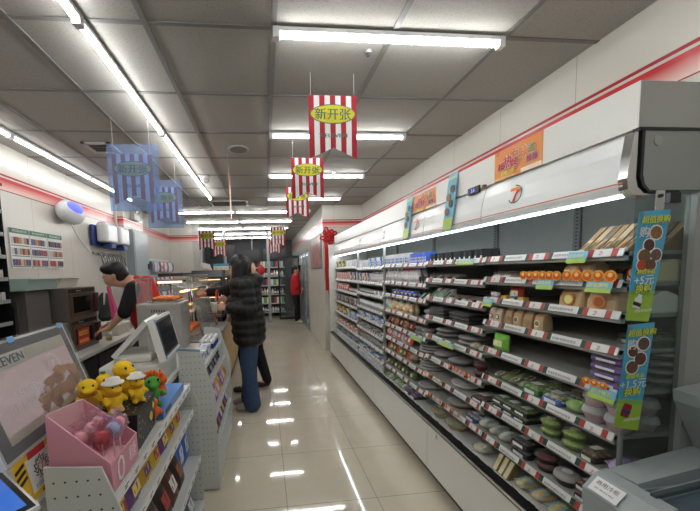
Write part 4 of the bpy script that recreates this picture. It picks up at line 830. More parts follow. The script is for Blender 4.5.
def plush(x, y, z, s, rz, lab):
    o = blob('plush_toy', [('e', (0, 0, .032), .026, .024, .032), ('e', (.004, 0, .075), .024, .025, .022), ('e', (.026, 0, .070), .012, .016, .008), ('c', (.0, -.022, .045), .008, (.02, -.028, .035), .006), ('c', (.0, .022, .045), .008, (.02, .028, .035), .006), ('e', (.012, -.014, .006), .015, .009, .007), ('e', (.012, .014, .006), .015, .009, .007), ('c', (-.02, 0, .02), .01, (-.035, 0, .03), .005)], YP, None, .004, 2)
    o.location = (x, y, z); o.rotation_euler = (0, 0, rz); o.scale = (s, s, s); tag(o, lab, 'plush toy', 'yellow plush toys on the black box')
    for sg in (-1, 1): ob('eye', B().ell((.024, sg*.011, .082), .0028, .0028, .0035, BLACK, 8, 5), o)
    ob('collar', B().lathe([(.0215, .052), (.0235, .055), (.0215, .058)], (0, 0, 0), C((205, 140, 30), .7), 14), o)
    return o
def face_to(rz): return rz
p1 = plush(-.61, 1.12, 1.06, 1.25, -1.0, 'yellow plush duck holding a round brown medallion, nearest at left'); ob('medallion', B().cyl((.03, 0, .035), (.036, 0, .035), .02, C((170, 120, 40), .6), 16), p1)
plush(-.60, 1.205, 1.06, 1.15, -.6, 'yellow plush duck in the middle with green leaf on head'); ob('leaf', B().ell((0, 0, .10), .012, .008, .004, C((60, 130, 60), .6)), bpy.data.objects['plush_toy.001'])
plush(-.55, 1.245, 1.06, 1.5, -.4, 'tallest yellow plush duck at the back')
for k, (x, y, s) in enumerate(((-.53, 1.12, 1.15), (-.485, 1.20, 1.05))):
    o = plush(x, y, 1.06, s, -.7, 'yellow plush duck in a white brimmed cap, %s of two' % ('nearer', 'farther')[k]); ob('cap', B().lathe([(.03, .088), (.031, .091), (.022, .092), (.019, .104), (0, .107)], (.004, 0, 0), C((222, 218, 208), .7), 14), o)
# blue card box and green / orange plush toy
bl = item('blue_card_box', 'flat blue card box on the near rack behind the pink box', 'box', (-.50, 1.50, .928), B().box(-.06, .06, -.17, .17, 0, .035, C((60, 120, 190), .4)), [('side_print', B().box(.06, .0608, -.16, .16, .005, .03, C((120, 150, 200), .4)).box(.0608, .0614, -.14, -.06, .008, .026, C((30, 40, 70), .4)))])
GP = mat('green_plush', (70, 150, 60), .9, noise=.15, scale=60); OP = mat('orange_plush', (228, 100, 35), .9, noise=.15, scale=60)
o = blob('plush_toy', [('e', (0, 0, .05), .026, .028, .035), ('e', (.008, 0, .105), .03, .032, .028), ('e', (.032, 0, .098), .018, .02, .014), ('c', (0, -.025, .06), .01, (.02, -.045, .05), .009), ('c', (0, .025, .06), .01, (.02, .045, .05), .009), ('e', (.02, -.02, .012), .02, .013, .012), ('e', (.02, .02, .012), .02, .013, .012)], GP, None, .005, 2)
o.location = (-.495, 1.385, .964); o.rotation_euler = (0, 0, -1.0); tag(o, 'green plush dinosaur with orange crest standing on the blue box', 'plush toy')
q = B()
for k in range(5): a = -.9+k*.5; q.ell((-.012+.0*k, math.sin(a)*.028, .118+math.cos(a)*.022), .009, .009, .016, OP, 8, 6)
ob('crest', q, o); ob('eye', B().ell((.03, -.018, .12), .004, .005, .006, BLACK), o); ob('eye', B().ell((.03, .018, .12), .004, .005, .006, BLACK), o)
o = blob('plush_toy', [('e', (0, 0, .03), .022, .024, .03), ('e', (0, 0, .07), .02, .022, .02), ('c', (0, -.02, .04), .008, (.012, -.035, .02), .007), ('c', (0, .02, .04), .008, (.012, .035, .02), .007)], OP, None, .005, 2)
o.location = (-.475, 1.32, .934); tag(o, 'small orange plush figure leaning before the green dinosaur', 'plush toy'); o.rotation_euler = (0, 0, -.8)
o = blob('plush_toy', [('e', (0, 0, .035), .02, .022, .03), ('e', (0, 0, .085), .026, .024, .024), ('c', (0, 0, .1), .014, (-.01, .02, .125), .006), ('c', (0, 0, .1), .014, (.01, -.02, .12), .006)], OP, None, .005, 2)
o.location = (-.485, 1.475, .964); tag(o, 'orange plush with pointed tufts behind the green dinosaur', 'plush toy')
# ------------------------------------------------------------------ tills
def screen(name, BN, BF, TN, TF, lab, thick, bez, face, parent_loc):
    BN, BF, TN, TF = map(Vector, (BN, BF, TN, TF)); TF = TN+(BF-BN)
    t = thing(name, lab, 'till', parent_loc); o = Vector(parent_loc); r = (BF-BN); u = (TN-BN); n = r.cross(u).normalized()
    def P(a, c, k=0): return BN+r*a+u*c+n*k-o
    ob('housing', B().slab(P(-.06, -.08), P(1.06, -.08), P(1.06, 1.08), P(-.06, 1.08), thick, WHITE), t)
    ob('bezel', B().slab(P(-.035, -.05, .002), P(1.035, -.05, .002), P(1.035, 1.05, .002), P(-.035, 1.05, .002), .002, bez), t)
    ob('display', B().slab(P(.04, .06, .003), P(.96, .06, .003), P(.96, .94, .003), P(.04, .94, .003), .001, face), t)
    return t, P, r, u, n
DISP = mat('pink_screen', (196, 172, 172), .12, emit=.12)
t, P, r, u, n = screen('customer_display', (-.625, .80, 1.10), (-.655, 1.215, 1.10), (-.715, .815, 1.335), (0, 0, 0), 'large tilted customer screen with pink advert in the left foreground', .028, C((78, 84, 88), .25), DISP, (-.75, 1.0, .862))
q = B(); q.slab(P(.04, .78, .0036), P(.96, .78, .0036), P(.96, .94, .0036), P(.04, .94, .0036), .0005, C((205, 200, 180), .3)); q.slab(P(.04, .06, .0036), P(.96, .06, .0036), P(.96, .15, .0036), P(.04, .15, .0036), .0005, C((190, 180, 160), .3)); ob('banner', q, t)
q = B(); q.slab(P(.04, .79, .0042), P(.46, .79, .0042), P(.46, .93, .0042), P(.04, .93, .0042), .0004, C((225, 225, 218), .3)); ob('logo_plate', q, t)
q = B()
for dx in (-.0016, -.0008, 0, .0008, .0016): text(q, '7-ELEVEN', .036, P(.25, .86, .0046)+r.normalized()*dx, r, u, C((50, 80, 70), .4), squash=1.05)
text(q, '7-ELEVEN', .028, P(.34, .48, .0046), r, u, C((235, 228, 225), .4)); text(q, '自有品牌 新上市', .024, P(.34, .36, .0046), r, u, C((235, 228, 225), .4)); ob('lettering', q, t)
rr = r.normalized(); uu = u.normalized(); q = B()
for k in range(20):
    a0, a1 = 2*PI*k/20, 2*PI*(k+1)/20; c = P(.70, .62, .0046)
    q.quad(*[c+(rr*math.cos(a)+uu*math.sin(a))*s for a, s in ((a0, .034), (a1, .034), (a1, .031), (a0, .031))], C((232, 225, 222), .4))
    q.quad(*[c+(rr*math.cos(a)+uu*math.sin(a))*s for a, s in ((a0, .026), (a1, .026), (a1, .0245), (a0, .0245))], C((232, 225, 222), .4))
text(q, '7', .03, P(.70, .62, .0048), r, u, C((232, 225, 222), .4)); ob('round_badge', q, t)
q = B(); cc = C((150, 92, 45), .5); rv = random.Random(3)
for k in range(34):
    a = rv.uniform(.42, .93); c = .16+rv.random()*(.40 if a > .55 else .25)*(1-abs(a-.7)*1.1); c0 = P(a, c, .0048); sz = .014+.010*rv.random()
    q.add([c0+(rr*math.cos(2*PI*i/7)*1.4+uu*math.sin(2*PI*i/7))*sz*(1 if i % 2 else .75) for i in range(7)], [tuple(range(7))], C(((176, 108, 50), (200, 132, 66), (152, 88, 40))[k % 3], .5))
ob('fried_chicken_picture', q, t)
q = B(); q.slab(P(.60, .20, .0056), P(.84, .20, .0056), P(.86, .34, .0056), P(.62, .34, .0056), .0004, C((168, 112, 62), .5)); ob('carton_picture', q, t)
ob('protective_film', B().slab(P(-.07, -.09, .0065), P(1.07, -.09, .0065), P(1.07, 1.1, .0065), P(-.07, 1.1, .0065), .0004, glassy('loose_film', (240, 240, 240), .93, .12)), t)
for a in (.38, .97): ob('blue_tape', B().slab(P(a-.03, 1.03, .008), P(a+.03, 1.03, .008), P(a+.03, 1.10, .008), P(a-.03, 1.10, .008), .0004, C((90, 150, 200), .5)), t)
ob('stand', B().box(-.06, .06, -.05, .05, 0, .16, WHITE).box(-.1, .08, -.1, .1, 0, .02, WHITE), t)
# second till
st = thing('cash_register', 'white cash register with dark tilted customer screen, behind the plush toys', 'till', (-.76, 2.06, .862))
def sp(name, b, parent=None): b.v = [v-Vector((-.76, 2.06, .862)) for v in b.v]; return ob(name, b, parent or st)
sp('base', B().rbox(-.97, -.64, 1.90, 2.30, .862, 1.00, C((206, 204, 198), .4), .012)); sp('drawer_front', B().box(-.6395, -.638, 1.93, 2.27, .875, .96, C((190, 188, 182), .4)))
sp('printer_hump', B().rbox(-.92, -.70, 1.97, 2.22, 1.0, 1.05, C((222, 220, 214), .4), .02))
BN, BF, TN = Vector((-.600, 1.93, 1.035)), Vector((-.62, 2.29, 1.035)), Vector((-.655, 1.945, 1.25)); n = (BF-BN).cross(TN-BN).normalized()
def Q(a, c, k=0): return BN+(BF-BN)*a+(TN-BN)*c+n*k
hs = sp('screen_housing', B().slab(Q(-.08, -.08), Q(1.05, -.08), Q(1.05, 1.08), Q(-.08, 1.08), .035, C((225, 225, 222), .35)))
for nm, a0, a1, k, mt in (('bezel', 0, 1, .002, C((90, 92, 94), .25)), ('display', .06, .94, .003, C((52, 54, 58), .12))):
    sp(nm, B().slab(Q(a0, a0, k), Q(a1, a0, k), Q(a1, a1, k), Q(a0, a1, k), .0015, mt))
sp('staff_screen', B().slab((-.90, 1.96, 1.03), (-.94, 2.30, 1.03), (-.74, 2.30, 1.235), (-.70, 1.96, 1.235), .03, C((220, 220, 216), .35)))
sp('neck', B().box(-.74, -.68, 2.05, 2.17, 1.04, 1.16, C((215, 215, 210), .35)))
for a, c in ((0.0, 1.02), (.02, .0)): sp('blue_tape', B().slab(Q(a-.06, c-.05, .004), Q(a+.04, c-.05, .004), Q(a+.04, c+.02, .004), Q(a-.06, c+.02, .004), .0005, C((90, 150, 200), .5)))
sp('blue_tape', B().slab((-.865, 1.957, 1.10), (-.845, 1.957, 1.12), (-.845, 1.99, 1.12), (-.865, 1.99, 1.10), .001, C((90, 150, 200), .5)))
item('cup_stack_bag', 'clear bag of white cup lids behind the white register', 'bag', (-.83, 2.42, .862), B().ell((0, 0, .09), .07, .07, .085, FROST, 12, 8).cyl((0, 0, .02), (0, 0, .12), .045, C((215, 213, 208), .5), 12))
item('snack_carton', 'yellow snack carton lying by the white register', 'box', (-.66, 1.80, .862), B().box(-.05, .05, -.06, .06, 0, .05, C((225, 180, 60), .4)))
# yellow striped card with emblem and the tablet
cd = thing('striped_card', 'yellow card with black stripes and a round black emblem on white label', 'card', (-.62, .86, .93))
o = Vector((-.62, .86, .93)); A_, B_, C_, D_ = [Vector(p)-o for p in ((-.602, .800, .958), (-.602, .925, .968), (-.622, .935, 1.082), (-.622, .795, 1.08))]
def K(a, c, k=0): p = A_.lerp(B_, a); q_ = D_.lerp(C_, a); return p.lerp(q_, c)+Vector((.0008*k, 0, .0001*k))
def kq(a0, c0, a1, c1, k, mt, b=None): b = b or B(); return b.slab(K(a0, c0, k), K(a1, c0, k), K(a1, c1, k), K(a0, c1, k), .0005, mt)
ob('sheet', kq(0, 0, 1, 1, 0, C((232, 186, 40), .5)), cd); ob('white_label', kq(.28, .14, 1, .86, 2, WHITE), cd); ob('red_tab', kq(.35, .84, .8, 1.0, 3, C((190, 40, 50), .5)), cd)
for k in range(3): ob('black_stripe', B().slab(K(.02, .44+.14*k, 1), K(.25, .52+.14*k, 1), K(.25, .59+.14*k, 1), K(.02, .51+.14*k, 1), .0004, BLACK), cd)
for c0_ in (.06,): ob('black_stripe', B().slab(K(.5, .02, 1), K(.62, .02, 1), K(.7, .12, 1), K(.58, .12, 1), .0004, BLACK), cd)
q = B()
for k in range(12):
    a0 = 2*PI*k/12; c = K(.62, .55, 4); ra = (B_-A_).normalized(); ua = (D_-A_).normalized()
    q.tube([c+(ra*math.cos(a0)+ua*math.sin(a0))*.012, c+(ra*math.cos(a0+.5)+ua*math.sin(a0+.5))*.022, c+(ra*math.cos(a0-.1)+ua*math.sin(a0-.1))*.029], .0012, BLACK, 4)
text(q, '7', .026, K(.62, .55, 5), ra, ua, C((190, 40, 50), .5)); ob('emblem', q, cd)
q = B(); text(q, '扫码领优惠', .014, K(.62, .24, 4), ra, ua, BLACK); text(q, 'X', .022, K(.14, .2, 4), ra, ua, WHITE); ob('lettering', q, cd)
tb = thing('tablet', 'black and white edged tablet with blue screen at the lower left corner', 'tablet', (-.68, .71, .862))
def tq(e, k, mt, th=.004):
    b = B(); c = [Vector(p) for p in ((.053, -.15, .168), (.172, .005, .168), (-.025, .158, .176), (-.143, .003, .176))]; m = sum(c, Vector())/4
    c = [m+(p-m)*e+Vector((0, -.0012*k, .002*k)) for p in c]; return b.slab(*c, th, mt)
ob('case', tq(1.0, 0, WHITE, .01), tb); ob('frame', tq(.95, 1, BLACK, .002), tb); ob('display', tq(.84, 2, mat('blue_screen', (40, 80, 150), .2, emit=.6), .001), tb); ob('foot', B().box(-.06, .05, -.06, .06, 0, .012, DARK).box(-.01, .03, -.02, .02, .012, .155, DARK), tb)
# ------------------------------------------------------------------ staff side along the left wall
bc = thing('back_counter', 'white topped counter along the left wall carrying the two ovens', 'counter', (-1.9, 2.62, 0))
ob('cabinet', B().box(-.33, .29, 0, 1.58, .005, .81, C((60, 58, 60), .5)), bc); ob('worktop', B().rbox(-.335, .33, 0, 1.60, .81, .85, CW, .006), bc)
for k in range(3): ob('cabinet_door', B().box(.29, .305, .02+.52*k, .51+.52*k, .06, .78, C((52, 48, 52), .4)), bc)
MW = mat('bronze_steel', (128, 112, 102), .35, .5)
def oven(z, lab, stk):
    o = (-2.1, 2.96, z); t = thing('microwave_oven', lab, 'oven', o); W, D_, H_ = .46, .38, .285    # W along Y, depth along X
    ob('body', B().rbox(0, D_, 0, W, 0, H_, C((120, 115, 110), .35, .5), .008), t); x = D_
    ob('front_frame', B().box(x, x+.008, .0, W, 0, H_, MW), t)
    ob('door', B().box(x+.008, x+.02, .02, W*.80, .03, H_-.05, C((110, 96, 86), .3, .6)), t)
    ob('door_window', B().box(x+.02, x+.022, .06, W*.72, .06, H_-.08, C((16, 14, 15), .1)), t)
    ob('control_panel', B().box(x+.008, x+.014, .02, W-.02, H_-.045, H_-.01, C((40, 36, 36), .25)), t)
    ob('handle', B().rbox(x+.02, x+.05, W*.82, W*.97, .035, H_-.06, C((70, 34, 36), .4), .008), t)
    q = B(); text(q, 'ON 12:30', .018, (x+.0145, W*.35, H_-.027), (0, 1, 0), (0, 0, 1), C((200, 200, 190), .4)); ob('lettering', q, t)
    if stk:
        ob('sticker', B().box(x+.0222, x+.0232, .08, .27, .05, .20, C((190, 50, 40), .4)).box(x+.0232, x+.0238, .10, .25, .135, .175, C((235, 200, 90), .4)).box(x+.0232, x+.0238, .10, .25, .07, .10, C((240, 160, 80), .4)), t)
        q = B(); text(q, '热烤美味', .034, (x+.0242, .175, .155), (0, 1, 0), (0, 0, 1), C((190, 40, 30), .4)); ob('sticker_writing', q, t)
    return t
oven(.852, 'lower bronze coloured microwave oven with red food sticker on its door', True); oven(1.142, 'upper bronze coloured microwave oven stacked on another', False)
def tray_lid(y0, y1, c, lab):
    item('storage_tray', lab, 'tray', (-1.93, (y0+y1)/2, 1.43), B().prism([(-.13, .0), (.13, .0), (.17, .085), (.18, .085), (.18, .092), (-.17, .092), (-.17, .085)], 'y', -(y1-y0)/2, (y1-y0)/2, c))
tray_lid(2.97, 3.25, C((214, 208, 194), .4), 'cream plastic tray on top of the upper oven, right one'); tray_lid(2.60, 2.95, C((165, 190, 182), .4), 'mint green plastic tray beside the cream tray')
sh = item('steel_cabinet', 'dark steel warming cabinet left of the ovens with narrow black door', 'cabinet', (-2.2, 2.66, .852), B().box(0, .36, 0, .27, 0, .57, C((120, 116, 112), .35, .4)),
     [('door', B().box(.10, .30, -.012, 0, .12, .50, C((110, 108, 106), .3, .6))), ('door_window', B().box(.125, .275, -.016, -.012, .16, .46, C((18, 18, 20), .15)))])
item('sauce_bottle', 'red topped sauce bottle before the dark steel cabinet', 'bottle', (-1.75, 2.80, .852), B().lathe([(.022, 0), (.022, .10), (.01, .13)], (0, 0, 0), C((190, 190, 188), .3), 12), [('cap', B().lathe([(.02, .13), (.022, .17), (.012, .21), (0, .215)], (0, 0, 0), C((185, 30, 40), .4), 12))])
item('sauce_bottle', 'yellow squeeze bottle at the right of the ovens', 'bottle', (-1.66, 3.52, .852), B().lathe([(.03, 0), (.03, .12), (.012, .15), (.01, .19), (0, .2)], (0, 0, 0), C((215, 200, 60), .4), 12), [('label', B().lathe([(.0305, .03), (.0305, .09)], (0, 0, 0), WHITE, 12))])
item('napkin_tray', 'white paper tray on the back counter under the staff man\'s hands', 'tray', (-1.70, 3.36-.12, .852), B().box(-.06, .10, -.1, .16, 0, .03, C((225, 222, 214), .5))) if 0 else None
item('white_container', 'white lidded food container behind the staff man\'s hand', 'container', (-1.82, 3.92, .852), B().rbox(-.14, .16, -.16, .16, 0, .13, C((214, 212, 204), .4), .02))
# tobacco rack
tr = thing('cigarette_rack', 'tall black slatted cigarette rack cut by the left picture edge', 'rack', (-2.02, 2.60, 0))
ob('frame', B().box(-.12, .12, -.005, 0, .005, 2.2, BLACK).box(-.12, -.10, -.9, -.005, .005, 2.2, BLACK).box(-.10, .14, -.9, .0, 2.2, 2.22, BLACK), tr)
for k in range(8):
    z = .85+.165*k; s_ = ob('shelf', B().box(-.10, .115, -.88, -.006, z, z+.008, C((70, 72, 74), .4)), tr); ob('shelf_lip', B().box(.115, .12, -.88, -.006, z, z+.028, C((150, 152, 154), .3)), s_)
for k in range(3, 8):
    for j in range(4): item('cigarette_pack', 'small white cigarette pack, %s shelf up of black rack, %s from right' % (ORD[k-3], ORD[j]), 'packet', (-1.935, 2.565-.05*j, .8585+.165*k), B().box(-.012, .012, -.018, .018, 0, .075, C(((215, 214, 210), (200, 190, 185), (225, 225, 225))[(j+k) % 3], .4)), group='packs on the cigarette rack')
# menu board, insect lamp, dispensers, cabinet, hooks, bags
mb = thing('menu_board', 'white wall chart with green header strips and rows of small products', 'poster', (XL+.004, 3.10, 1.62))
for j in range(3):
    y0 = .005+j*.25; pn = ob('panel', B().box(0, .008, y0, y0+.24, 0, .36, C((226, 226, 222), .4)), mb); ob('green_header', B().box(.008, .0086, y0, y0+.24, .315, .36, C((40, 110, 80), .4)), pn)
    q = B(); text(q, '便利店商品陈列表', .022, (.0088, y0+.12, .338), (0, 1, 0), (0, 0, 1), C((220, 230, 220), .4)); ob('lettering', q, pn)
    q = B(); rr_ = random.Random(j)
    for rw in range(3):
        q.box(.008, .0086, y0+.01, y0+.23, .095*rw+.012, .095*rw+.02, C((90, 130, 110), .5))
        for c_ in range(7): q.box(.008, .009, y0+.010+.032*c_, y0+.039+.032*c_, .1*rw+.024, .1*rw+.082, C(rr_.choice([(170, 60, 60), (120, 60, 50), (190, 190, 190), (90, 90, 130), (180, 130, 90), (60, 55, 60)]), .5))
    ob('product_pictures', q, pn)
il = thing('insect_lamp', 'white oval wall lamp with glowing violet-blue window', 'lamp', (XL, 3.92, 2.25))
ob('shell', B().ell((.091, 0, 0), .09, .235, .13, C((226, 228, 232), .3), 20, 12), il); q = B(); q.M = Matrix.Translation((.118, -.01, .038)); q.ell((0, 0, 0), .082, .16, .078, mat('violet_glow', (95, 105, 255), .4, emit=.55), 18, 10); q.M = None; ob('light_window', q, il)
ob('cable', B().tube([(.02, .1, -.1), (.015, .25, -.25), (.012, .4, -.36), (.012, .5, -.42)], .005, WHITE, 6), il)
for k, y in enumerate((4.62, 5.02)):
    t = thing('drinks_dispenser', 'rounded white dispenser with navy blue edges on the wall, %s one' % ('left', 'right')[k], 'dispenser', (XL+.012, y, 1.93), 0, 'white and blue dispensers')
    ob('back_plate', B().rbox(0, .05, -.19, .19, 0, .27, C((36, 60, 120), .3), .02), t)
    ob('cover', B().rbox(.05, .20, -.14, .185, .045, .31, C((228, 230, 232), .22), .045), t); ob('spout', B().rbox(.05, .17, .02, .15, -.03, .044, C((60, 90, 160), .3), .02), t)
hk = thing('hose_rack', 'tangle of grey hoses and hooks under the wall dispensers', 'rack', (XL+.012, 4.55, 1.70))
ob('rail', B().box(0, .02, -.08, .85, .12, .15, GREY), hk)
for k in range(6): q = B(); y = .02+.14*k; q.tube([(.02, y, .13), (.06, y, .10), (.07, y+.03, -.02), (.05, y+.09, -.08+.03*(k % 2)), (.05, y+.13, .02), (.03, y+.1, .12)], .009, C((150, 150, 150), .3, .5), 7); ob('hose', q, hk)
eb = thing('wall_cabinet', 'grey metal electrical cabinet on the left wall column', 'cabinet', (XL+.092, 5.32, 1.22)); ob('body', B().box(0, .12, 0, .62, 0, 1.02, C((172, 184, 188), .35)), eb); ob('door', B().box(.12, .128, .03, .60, .03, .99, C((184, 196, 200), .35)), eb); ob('handle', B().box(.128, .145, .53, .56, .4, .5, DARK), eb)
em_ = item('emergency_light', 'white twin-spot emergency light high on the wall column', 'lamp', (XL+.093, 5.72, 2.44), B().box(0, .05, -.12, .12, 0, .14, C((214, 214, 208), .4)), [('spotlight', B().cyl((.05, -.07, .15), (.09, -.07, .13), .035, WHITE, 12)), ('spotlight', B().cyl((.05, .07, .15), (.09, .07, .13), .035, WHITE, 12))])
BG = C((205, 70, 120), .6)
bgp = blob('handbag', [('e', (0, 0, 0), .06, .14, .18), ('e', (.0, .02, -.14), .07, .16, .08)], C((42, 48, 46), .7), None, .015); bgp.location = (-2.12, 4.45, 1.14); tag(bgp, 'dark green bag with white strap hanging behind the staff man', 'bag'); ob('strap', B().tube([(.05, -.12, .02), (.06, -.1, .2), (.05, 0, .3), (.06, .1, .2), (.05, .13, .0)], .012, C((200, 200, 200), .6), 8), bgp)
item('pink_umbrella', 'folded bright pink umbrella leaning behind the ovens', 'umbrella', (-1.93, 4.16, 1.18), B().slab((0, -.03, .22), (0, .03, .22), (.02, .10, -.32), (.02, .02, -.326), .02, BG).slab((.02, -.02, .15), (.02, .05, .10), (.04, .12, -.10), (.04, .03, -.12), .01, BG))
# hanging snack packets on the back part of the left wall
sr = thing('peg_display', 'white wall pegboard with rows of hanging snack packets beyond the staff man', 'rack', (XL+.002, 6.3, .9))
ob('board', B().box(0, .02, 0, 1.5, 0, .95, C((200, 200, 196), .5)), sr)
for rw in range(3): ob('hook_rail', B().box(.02, .03, .02, 1.48, .26+.3*rw, .28+.3*rw, GREY).box(.03, .13, .02, 1.48, .275+.3*rw, .28+.3*rw, C((90, 90, 92), .4)), sr)
HC = [(214, 208, 200), (200, 190, 185), (190, 60, 55), (170, 175, 190), (225, 220, 210), (90, 80, 90), (80, 110, 150)]
for rw in range(3):
    for j in range(11):
        c = HC[(rw*3+j*2) % 7]
        put('pouch', (.105, .04, .19), ((c, HC[(j+rw) % 7])), 'snack_packet', 'hanging snack packet on far wall pegboard, %s row up, %s from left' % (ORD[rw], ORD[j]), 'snack', (XL+.13, 6.38+.13*j, .98+.3*rw), PI+rnd.uniform(-.15, .15), 'hanging packets on the wall pegboard', True)
# ------------------------------------------------------------------ food counter equipment
WARM = mat('warm_lamp', (255, 190, 120), .4, emit=4); FRY = mat('fried_food', (196, 110, 50), .6, noise=.35, scale=60, bump=.5)
gr = thing('steam_counter', 'stainless steel hot food cabinet with fried food under an orange lamp', 'food warmer', (-.885, 2.86, .862))
ob('body', B().rbox(-.18, .18, -.12, .16, .02, .425, STEEL, .01), gr); ob('foot', B().box(-.17, -.13, -.10, -.06, 0, .02, DARK), gr); ob('foot', B().box(.13, .17, -.10, -.06, 0, .02, DARK), gr)
q = B()
for k in range(6): q.box(-.06+.02*k, -.052+.02*k, -.1215, -.12, .35, .372, C((60, 58, 56), .4))
ob('maker_plate', q, gr)
ob('frame_post', B().cyl((-.17, -.11, .425), (-.17, -.11, .625), .006, CHROME, 8), gr); ob('frame_post', B().cyl((-.05, -.11, .425), (-.05, -.11, .625), .006, CHROME, 8), gr); ob('frame_rail', B().box(-.18, -.04, -.12, -.10, .625, .637, GREY), gr)
ob('food_pan', B().box(-.08, .16, -.1, .15, .426, .438, STEEL), gr); ob('glass_screen', B().box(-.162, -.058, -.111, -.109, .43, .62, GLASS), gr)
for k in range(14): item('fried_chicken', 'golden fried piece in the steel pan, %s in the pile' % ORD[k], 'food', (-.93+.055*(k % 4), 2.79+.07*(k//4), 1.302), B().ell((0, 0, .018), .028, .034, .018, FRY, 8, 6), rz=k, group='fried pieces in the steel pan')
lp = item('heat_lamp', 'small orange glowing heat lamp over the steel pan', 'lamp', (-.85, 2.98, 1.46), B().box(-.11, .11, -.03, .03, 0, .02, STEEL), [('bulb', B().box(-.10, .10, -.02, .02, -.012, -.001, WARM)), ('bracket', B().cyl((0, .06, -.598), (0, .02, .01), .006, CHROME, 6))])
gc = thing('glass_food_case', 'sloping glass counter case with trays of fried food and orange sausages', 'display case', (-.83, 3.3, .872))
def gq(name, a, b_, c, d, mt, t=.005): return ob(name, B().slab(a, b_, c, d, t, mt), gc)
ob('base', B().box(-.14, .20, -.1, .75, 0, .03, STEEL), gc)
gq('front_glass', (.20, -.1, .03), (.20, .75, .03), (.10, .75, .50), (.10, -.1, .50), GLASS); gq('top_glass', (.10, -.1, .50), (.10, .75, .50), (-.20, .75, .58), (-.20, -.1, .58), GLASS)
for y in (-.1, .75):
    ob('corner_post', B().tube([(.205, y, .02), (.105, y, .50), (-.20, y, .585)], .008, CHROME, 8), gc)
ob('top_trim', B().box(.085, .115, -.1, .75, .497, .507, GREY), gc); ob('tray', B().box(-.12, .14, -.06, .70, .031, .05, STEEL), gc); sf = ob('glass_shelf', B().box(-.15, .10, -.06, .70, .26, .265, GLASS), gc)
ob('lamp', B().box(-.02, .02, 0, .65, .47, .48, WARM), gc)
q = B()
for k in range(9): q.cyl((.118-.0, .02+.08*k, .41-.0), (.121, .02+.08*k, .41), .018, C((200, 90, 60), .5), 8)
q.v = [Vector((v.x+.003, v.y, v.z)) for v in q.v]; ob('round_stickers', q, gc)
for k in range(9): item('sausage', 'orange sausage on the tray inside the glass case, %s from near' % ORD[k], 'food', (-.85, 3.29+.07*k, .941), B().tube([(-.08, 0, 0), (-.03, .006, .006), (.03, .006, .006), (.08, 0, 0)], .017, mat('orange_sausage', (226, 120, 60), .4, noise=.1), 8), group='sausages in the glass case')
for k in range(8): item('dumpling', 'pale steamed bun on the shelf inside the glass case, %s from near' % ORD[k], 'food', (-.88, 3.30+.085*k, 1.139), B().ell((0, 0, .022), .04, .036, .025, C((226, 206, 160), .6), 10, 7), group='buns in the glass case')
def warm_case(y, x, lab, h=.60, nsh=4):
    t = thing('heated_display', lab, 'display case', (x, y, .872)); w2 = .19
    ob('cabinet', B().box(-w2, w2, .33, .35, 0, h, DARK).box(-w2, -w2+.02, 0, .33, 0, h, DARK).box(w2-.02, w2, 0, .33, 0, h, DARK).box(-w2, w2, 0, .35, 0, .06, DARK), t)
    ob('canopy', B().prism([(-.03, h), (.36, h), (.36, h+.09), (.02, h+.09)], 'x', -w2-.01, w2+.01, C((54, 58, 58), .35)), t)
    for k in range(nsh):
        z = .08+k*(h-.1)/nsh; s_ = ob('shelf', B().box(-w2+.02, w2-.02, .02, .33, z, z+.006, STEEL), t); ob('shelf_lamp', B().box(-w2+.03, w2-.03, .30, .306, z+(h-.1)/nsh-.026, z+(h-.1)/nsh-.02, WARM), s_)
        for j in range(4): item('pastry', 'golden pastry on %s shelf of %s, %s from left' % (ORD[k], 'front display' if y < 5 else 'rear display', ORD[j]), 'food', (x-.12+.08*j, y+.13, .872+z+.007), B().ell((0, 0, .02), .034, .06, .022, FRY, 10, 6), group='pastries in the heated displays')
    ob('glass_door', B().box(-w2+.02, w2-.02, -.002, .002, .06, h, GLASS), t)
warm_case(4.35, -.76, 'black heated pastry display with lit shelves beside the customers'); warm_case(5.1, -.76, 'second black heated display behind the customer reaching in', .60)
cn = item('glass_canopy', 'dark flat canopy shelf above the hot food counter', 'shelf', (-.93, 4.0, 1.50), B().box(-.28, -.0, -.20, .25, 0, .035, C((52, 56, 56), .35)), [('post', B().cyl((-.02, .22, -.628), (-.02, .22, 0), .01, CHROME, 8)), ('post', B().cyl((-.02, .1, -.628), (-.02, .1, 0), .01, CHROME, 8)), ('glass_pane', B().box(-.02, .24, -.01, -.004, -.1, .0, GLASS).box(-.02, .24, -.02, .02, .0, .012, GREY))])
item('sauce_bottle', 'small red sauce bottle on the counter beyond the drink cans', 'bottle', (-.64, 4.12, .872), B().lathe([(.022, 0), (.022, .09), (.008, .12), (.008, .14), (0, .145)], (0, 0, 0), C((190, 35, 35), .35), 12), [('label', B().lathe([(.0225, .02), (.0225, .07)], (0, 0, 0), YL_ and C(YL_, .4), 12))])
for k in range(3): item('paper_cup_stack', 'stack of cream paper cups behind the glass case, %s from near' % ORD[k], 'cups', (-.78, 6.9+.11*k, .872), B().lathe([(.035, 0), (.04, .16), (.042, .165), (.038, .165)], (0, 0, 0), C((224, 200, 150), .5), 14), group='cup stacks on the food counter')
